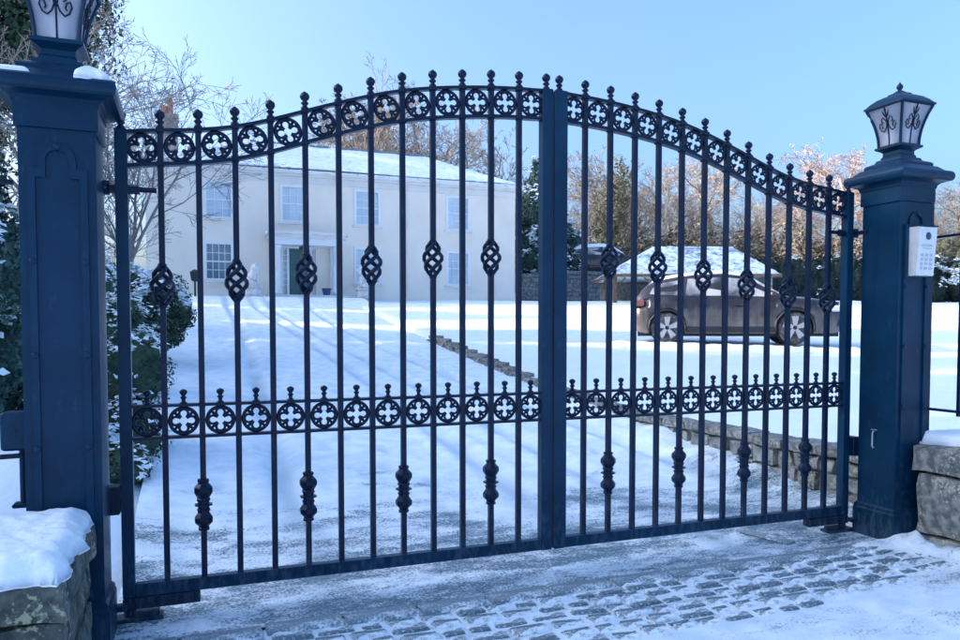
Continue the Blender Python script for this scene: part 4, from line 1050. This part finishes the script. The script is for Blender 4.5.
def branchy(seed, height, r0, spread=.55, levels=5, kids=(9, 6, 5, 4), up=.25, wob=.22, stems=1, low=.25, ratio=.6, twig=.006, lean=0):
    """tapered trunk and limbs by recursion; returns (trunk MB, crown MB)"""
    r = random.Random(seed); T, Cn = MB(), MB()
    def go(p, d_, L, rad, lv):
        n = (7, 6, 4, 3, 2)[min(lv, 4)]; pts = [p.copy()]; rs = [rad]; dirs = [d_.copy()]
        end = max(twig, rad * (.35 if lv < 2 else .3))
        for i in range(n):
            d_ = (d_ + Vector((r.gauss(0, wob), r.gauss(0, wob), r.gauss(0, wob) * .6 + up * (.18 if lv else .3)))).normalized()
            p = p + d_ * (L / n); pts.append(p.copy()); rs.append(rad + (end - rad) * (i + 1) / n); dirs.append(d_.copy())
        (T if lv < 2 else Cn).tube(pts, rs, (8, 6, 4, 3, 3)[min(lv, 4)], cap=lv < 2)
        if lv >= levels - 1: return
        k = kids[min(lv, len(kids) - 1)]; k = max(1, int(k * r.uniform(.8, 1.25)))
        for j in range(k):
            t = (low if lv == 0 else .15) + (1 - (low if lv == 0 else .15)) * (j + r.random()) / k
            t = min(t, .98); i = min(int(t * n), n - 1); q = pts[i].lerp(pts[i + 1], t * n - i)
            a = dirs[i]; o = a.orthogonal().normalized(); o.rotate(Matrix.Rotation(r.uniform(0, 2 * PI), 3, a))
            nd = (a * (1 - spread) + o * spread * r.uniform(.8, 1.3)).normalized()
            rr = rs[i] * r.uniform(.45, .65)
            go(q, nd, L * ratio * r.uniform(.7, 1.15) * (1 - .45 * t), max(rr, twig), lv + 1)
    for s in range(stems):
        a = 2 * PI * s / max(1, stems) + r.random()
        d0 = Vector((math.cos(a) * .35, math.sin(a) * .35, 1)).normalized() if stems > 1 else Vector((lean, 0, 1)).normalized()
        go(Vector((math.cos(a) * .12, math.sin(a) * .12, 0)) if stems > 1 else Vector((0, 0, 0)), d0, height * r.uniform(.8, 1.05), r0 * r.uniform(.7, 1), 0)
    return T, Cn
variants = {}
def variant(k, m):
    if (k, m) not in variants:
        if k not in variants:
            P = {0: dict(seed=11, height=11, r0=.22, spread=.5, kids=(13, 7, 6, 6)), 1: dict(seed=23, height=12, r0=.20, spread=.38, kids=(15, 7, 6, 5), up=.4), 2: dict(seed=37, height=10, r0=.24, spread=.58, kids=(14, 8, 6, 6), up=.15, low=.2, ratio=.66),
                 3: dict(seed=41, height=9, r0=.10, spread=.42, kids=(8, 6, 5, 5), stems=4, up=.3)}[k]
            variants[k] = branchy(**P, twig=.011)
        T, Cn = variants[k]
        a, b = T.mesh('trunk', True, False), Cn.mesh('crown', False, False)
        for me in (a, b): me.materials.append(M[m])
        zmax = max(v[2] for v in Cn.v)
        variants[(k, m)] = (a, b, zmax)
    return variants[(k, m)]
def bare_tree(x, y, z, h, k, m, label, group, rz=0, wide=1.0):
    a, b, zm = variant(k, m); s = h / zm
    e = empty('bare_tree', (x, y, z), label, 'tree', group, rz); e.scale = (s * wide, s * wide, s)
    obj('trunk', a, e); obj('crown', b, e)
    return e
import mathutils
_F = cam.rotation_euler.to_matrix()
yaw = R(21.07); SR, CR = math.sin(yaw), math.cos(yaw)
def ground_spot(px, D):                 # a ground position D metres out along a compass bearing from the gate approach
    u = (px - 480) / 750
    return (-2.21 + D * (CR * u + SR), -4.426 + D * (CR - SR * u))
# trees behind the house roof
ORD = ['first', 'second', 'third', 'fourth', 'fifth', 'sixth', 'seventh', 'eighth', 'ninth', 'tenth', 'eleventh', 'twelfth', 'thirteenth', 'fourteenth', 'fifteenth']
for i, (px, top, D, k, m) in enumerate([(285, 112, 60, 1, 'bark_warm'), (322, 92, 62, 0, 'bark'), (362, 82, 60, 1, 'bark_warm'), (398, 84, 64, 2, 'bark'), (432, 100, 58, 0, 'bark_warm'), (462, 108, 60, 1, 'bark'), (486, 118, 56, 0, 'bark'), (507, 135, 58, 3, 'bark')]):
    x, y = ground_spot(px, D); z = 3.2
    bare_tree(x, y, z, 1.58 + (330 - top) / 750 * D - z, k, m, 'bare tree behind the house roof, %s from the left of that row' % ORD[i], 'bare trees behind the house roof', i * 1.7, 1.0)
# sunlit wood on the right
RT = [(578, 150, 62, 1, 'bark_warm'), (594, 138, 66, 0, 'bark_warm'), (634, 150, 60, 3, 'bark_warm'), (650, 146, 64, 1, 'bark_warm'), (668, 158, 58, 0, 'bark'), (684, 150, 68, 2, 'bark_warm'), (706, 162, 62, 1, 'bark_warm'), (724, 178, 58, 3, 'bark_warm'), (744, 188, 66, 0, 'bark'),
      (772, 186, 72, 3, 'bark_warm'), (822, 182, 70, 0, 'bark_warm'), (846, 196, 62, 2, 'bark'), (918, 186, 60, 0, 'bark'), (944, 178, 56, 2, 'bark'), (972, 180, 62, 1, 'bark_warm')]
for i, (px, top, D, k, m) in enumerate(RT):
    x, y = ground_spot(px, D); z = 3.2
    bare_tree(x, y, z, 1.58 + (330 - top) / 750 * D - z, k, m, 'bare brown tree in the wood right of the house, %s from the left' % ORD[i], 'bare trees in the wood on the right', i * 2.3 + .5, 1.1)
x, y = ground_spot(690, 52); bare_tree(x, y, 3.2, 8.2, 1, 'bark_pale', 'slender pale barked birch behind the barn roof', 'bare trees in the wood on the right', 1.1, .7)
x, y = ground_spot(790, 60); bare_tree(x, y, 3.2, 13.6, 2, 'bark_pink', 'large rounded pinkish bare tree standing above the hedge', 'bare trees in the wood on the right', .4, 1.25)
# ivy clad and evergreen trees
def ever(name, loc, label, blobs, n, size, seed, snow, mats, trunk_h, tr=.15, group=None, **k):
    e = empty(name, loc, label, 'tree', group)
    t = MB().tube([(0, 0, -.3), (.03, .02, trunk_h * .5), (0, .04, trunk_h)], [tr, tr * .75, tr * .35], 8)
    rr = random.Random(seed)
    for q in range(7):
        z = trunk_h * rr.uniform(.3, .9); a = rr.uniform(0, 2 * PI); L = min(b[1][0] for b in blobs) * .8
        t.tube([(0, 0, z), (math.cos(a) * L * .5, math.sin(a) * L * .5, z + L * .2), (math.cos(a) * L, math.sin(a) * L, z + L * .5)], [tr * .4, tr * .25, tr * .1], 5)
    t.build('trunk', 'bark_grey', e, True)
    foliage(blobs, n, size, seed, snow, mats=mats, parent=e, **k)
    return e
x, y = ground_spot(612, 54)
ever('ivy_tree', (x, y, 3.2), 'yellow green ivy clad tree left of the barn roof', [((0, 0, 6.0), (1.5, 1.5, 3.8)), ((.6, 0, 8.6), (1.0, 1.0, 2.2)), ((-.7, .2, 4), (1.1, 1.1, 2.5))], 4200, .22, 3, 0, ('leaf_warm', 'snow'), 9, core_k=.3, lump=.6)
x, y = ground_spot(349, 56)
ever('ivy_tree', (x, y, 3.2), 'small dark evergreen top showing over the house roof ridge', [((0, 0, 8.4), (1.1, 1.1, 3.6))], 5000, .22, 5, 0, ('leaf', 'snow'), 9, core_k=.6, lump=.5)
yb = []
for k in range(9):
    t = k / 8; rad = 2.5 * (1 - t) ** .55 + .3; yb.append(((.25 * math.sin(k * 2.1), .25 * math.cos(k * 1.7), 1.0 + 7.0 * t), (rad, rad, 1.05)))
yb += [((1.9, -.4, 1.6), (1.5, 1.4, 1.7)), ((1.8, -.3, 3.6), (1.2, 1.1, 1.4)), ((-1.1, -.3, 1.5), (1.2, 1.1, 1.4)), ((-.9, -.5, 3.6), (.9, .9, 1.2))]
ever('yew_tree', (17.3, 36.4, 2.9), 'tall dark snow flecked conifer at the right end of the house', yb, 34000, .17, 8, .17, ('leaf_yew', 'snow'), 7.5, .2, lump=.3)
# hedge and undergrowth on the right
hg = []
hp = [(24.6, 29.6), (28, 28.0), (31.5, 26.6), (35, 25.2), (39, 23.6), (43, 22), (47, 20.4)]
he = empty('hedge', (34, 26, 2.9), 'long dark clipped hedge behind the car and right pillar', 'hedge')
hb = []
for (a, b), (c, d_) in zip(hp, hp[1:]):
    for q in range(5):
        t = q / 5; X, Y = a + (c - a) * t - 34, b + (d_ - b) * t - 26; hb.append(((X, Y, 1.25), (.75, .75, 1.45)))
        hb.append(((X + .3, Y - .15, .6), (.8, .8, .8)))
foliage(hb, 42000, .15, 12, -.1, mats=('hedge', 'snow_far'), name='foliage', parent=he, lump=.22, core_k=.88)
x, y = ground_spot(962, 38)
sh_ = empty('clipped_shrub', (x, y, 2.9), 'snow topped dark clipped hedge block right of the intercom', 'shrub')
foliage([((-1.6, .6, .9), (1.2, .8, 1.15)), ((0, 0, .9), (1.2, .8, 1.15)), ((1.6, -.6, .9), (1.2, .8, 1.15))], 12000, .13, 19, .3, mats=('hedge', 'snow_far'), name='foliage', parent=sh_, lump=.15, core_k=.88)
x, y = ground_spot(952, 44)
ever('sunlit_shrub', (x, y, 3.0), 'olive green bushy shrub above the hedge right of the intercom', [((0, 0, 2.2), (2.4, 2.0, 2.2)), ((-2.2, .6, 1.8), (1.6, 1.6, 1.8)), ((2.4, 0, 2.3), (1.8, 1.8, 2.2))], 12000, .2, 21, 0, ('leaf_warm', 'snow'), 3, lump=.4)
und = []
r5 = random.Random(77)
for px in range(572, 900, 7):
    D = r5.uniform(47, 54); x, y = ground_spot(px, D); hgt = r5.uniform(1.6, 2.6) + (.8 if px > 640 else 0)
    und.append(((x, y, 3.1 + hgt * .6), (1.3, 1.3, hgt)))
u_ = foliage(und, 60000, .22, 31, .0, mats=('leaf', 'snow_far'), name='undergrowth', lump=.45, core_k=.55, core=True)
u_.data.materials[0] = M['brush']; u_.data.materials.append(M['leaf_warm'])
for p_ in u_.data.polygons:
    if p_.vertices[0] % 3 == 0 and len(p_.vertices) == 4 : p_.material_index = 2 if (p_.index % 5) < 2 else 0
tag(u_, 'tangled brown undergrowth at the foot of the far wood', 'undergrowth', kind='stuff')

# left of the drive
def shrub(loc, label, blobs, n, size, seed, snow, mats, **k):
    e = empty('shrub', loc, label, 'shrub', 'snowy shrubs along the left of the drive')
    t = MB(); rr = random.Random(seed)
    for q in range(9):
        b = blobs[q % len(blobs)]; t.tube([(rr.uniform(-.1, .1), rr.uniform(-.1, .1), -.05), (b[0][0] * .5, b[0][1] * .5, b[0][2] * .5), b[0]], [.03, .022, .01], 5)
    t.build('stem', 'bark_grey', e, True)
    foliage(blobs, n, size, seed, snow, mats=mats, name='foliage', parent=e, **k); return e
shrub((-2.95, 4.2, .32), 'nearer snow capped evergreen shrub just inside the left gate hinge',
      [((0, 0, .45), (.40, .5, .58)), ((.05, -.5, .1), (.42, .5, .35)), ((-.2, -.9, .12), (.35, .5, .3)), ((.12, -1.2, -.02), (.3, .6, .24)), ((.10, -.1, .1), (.42, .5, .3)), ((.16, -.1, .85), (.40, .45, .48)), ((-.05, .2, 1.2), (.42, .45, .45)), ((.1, -.35, .3), (.34, .3, .4)), ((-.35, 0, .9), (.35, .4, .6))], 16000, .045, 41, .30, ('leaf', 'snow'), lump=.4)
shrub((-2.75, 11.0, 1.3), 'rounded snow capped shrub further up the left of the drive',
      [((-.1, 0, .72), (.62, .7, .62)), ((-.5, .2, 1.0), (.55, .6, .5)), ((.18, -.1, .6), (.45, .5, .42)), ((-.6, -.2, .45), (.6, .7, .6)), ((-.1, 0, .2), (.5, .6, .35))], 15000, .075, 43, .34, ('leaf', 'snow'), lump=.35)
shrub((-3.7, 7.4, .9), 'tall snowy shrub behind the near left pillar', [((0, 0, 1.0), (.6, .7, 1.1)), ((-.5, .3, 1.5), (.6, .6, .8)), ((.4, .4, .7), (.45, .5, .7))], 9000, .06, 47, .30, ('leaf', 'snow'), lump=.4)
ever('conifer', (-4.25, 3.9, .6), 'blue green snowy conifer at the left edge of the picture', [((0, 0, .7), (.75, .75, .8)), ((.08, 0, 1.4), (.62, .62, .75)), ((0, 0, 2.05), (.48, .48, .7)), ((0, 0, 2.6), (.3, .3, .5))], 20000, .07, 51, .24, ('leaf_blue', 'snow'), 2.6, .06, lump=.35)
T, Cn = branchy(61, 5.2, .055, .42, 5, (8, 6, 5, 4), .12, .16, 6, .2, .62, .0045)
e = empty('bare_shrub_tree', (-3.75, 13.3, 1.6), 'grey many stemmed bare tree between the left pillar and the house', 'tree')
T.build('trunk', 'bark_grey', e, True, False); Cn.build('crown', 'bark_grey', e, False, False)
T, Cn = branchy(67, 5.5, .07, .45, 5, (9, 6, 5, 4), .2, .18, 4, .2, .62, .005)
e = empty('bare_shrub_tree', (-5.6, 12.0, 1.7), 'tangled bare tree behind the left pillar', 'tree')
T.build('trunk', 'bark_warm', e, True, False); Cn.build('crown', 'bark_warm', e, False, False)
bl = [((0, 0, 7.2), (2.0, 2.0, 1.7)), ((.9, -.2, 8.6), (1.5, 1.6, 1.5)), ((-1.2, .3, 9.2), (1.8, 1.8, 1.6)), ((.9, .2, 6.6), (1.0, 1.2, .9)), ((0, 0, 10.6), (1.7, 1.7, 1.5)), ((-1.9, 0, 6.6), (1.6, 1.5, 1.6)), ((-1.4, -.2, 4.6), (1.3, 1.3, 1.2))]
ever('holm_oak', (-6.3, 19.2, 1.9), 'dark broadleaf evergreen tree behind the left lantern', bl, 26000, .15, 71, .05, ('leaf', 'snow'), 10.5, .22, lump=.5, core_k=.5)
# unseen conifers added far left, heights shaped to block the low sun
def belt(x, y, h, i):
    rad = 4.6; bb = [((0, 0, h * (.10 + .2 * k)), (rad * (1 - .12 * k), rad * (1 - .12 * k), h * .16)) for k in range(5)]
    ever('shade_conifer', (x, y, height(x, y) - .1), 'tall unseen conifer added on the left to block the low sun', bb, 5000, .8, 80 + i, .05, ('leaf_yew', 'snow'), h * .95, .25, 'unseen sun blocking conifers on the left', core_k=.95, lump=.2)
for i, (x, y, h) in enumerate([(-40, -4, 19), (-40, 2.5, 21), (-40, 9, 22), (-40, 15.5, 22), (-40, 22, 21.5), (-40, 27.5, 15.5), (-40, 32.5, 14.6), (-40, 38, 16.6), (-40, 43.5, 17), (-44, 49, 33), (-44, 56, 34), (-44, 63, 33), (-50, 53, 33), (-50, 60, 33), (-46, -1, 18), (-46, 5.5, 20), (-46, 12, 21), (-46, 19, 21), (-46, 24.5, 19), (-46, 31, 14.5), (-46, 37, 15)]):
    belt(x, y, h, i)
for i, (x, y, h) in enumerate([(-10.5, 12.6, 14), (-10.8, 15.2, 14.5), (-9.6, 20.6, 11.5)]):  # slim out-of-view trees added to keep direct sun off the lawn
    bb = [((0, 0, h * (.10 + .2 * k)), (1.5 * (1 - .13 * k), 1.5 * (1 - .13 * k), h * .15)) for k in range(5)]
    ever('shade_cypress', (x, y, height(x, y) - .1), 'unseen sun blocking cypress left of the drive, %s from the road' % ORD[i], bb, 5000, .3, 120 + i, .05, ('leaf_yew', 'snow'), h * .95, .2, 'unseen sun blocking trees left of the drive', core_k=.85, lump=.2)
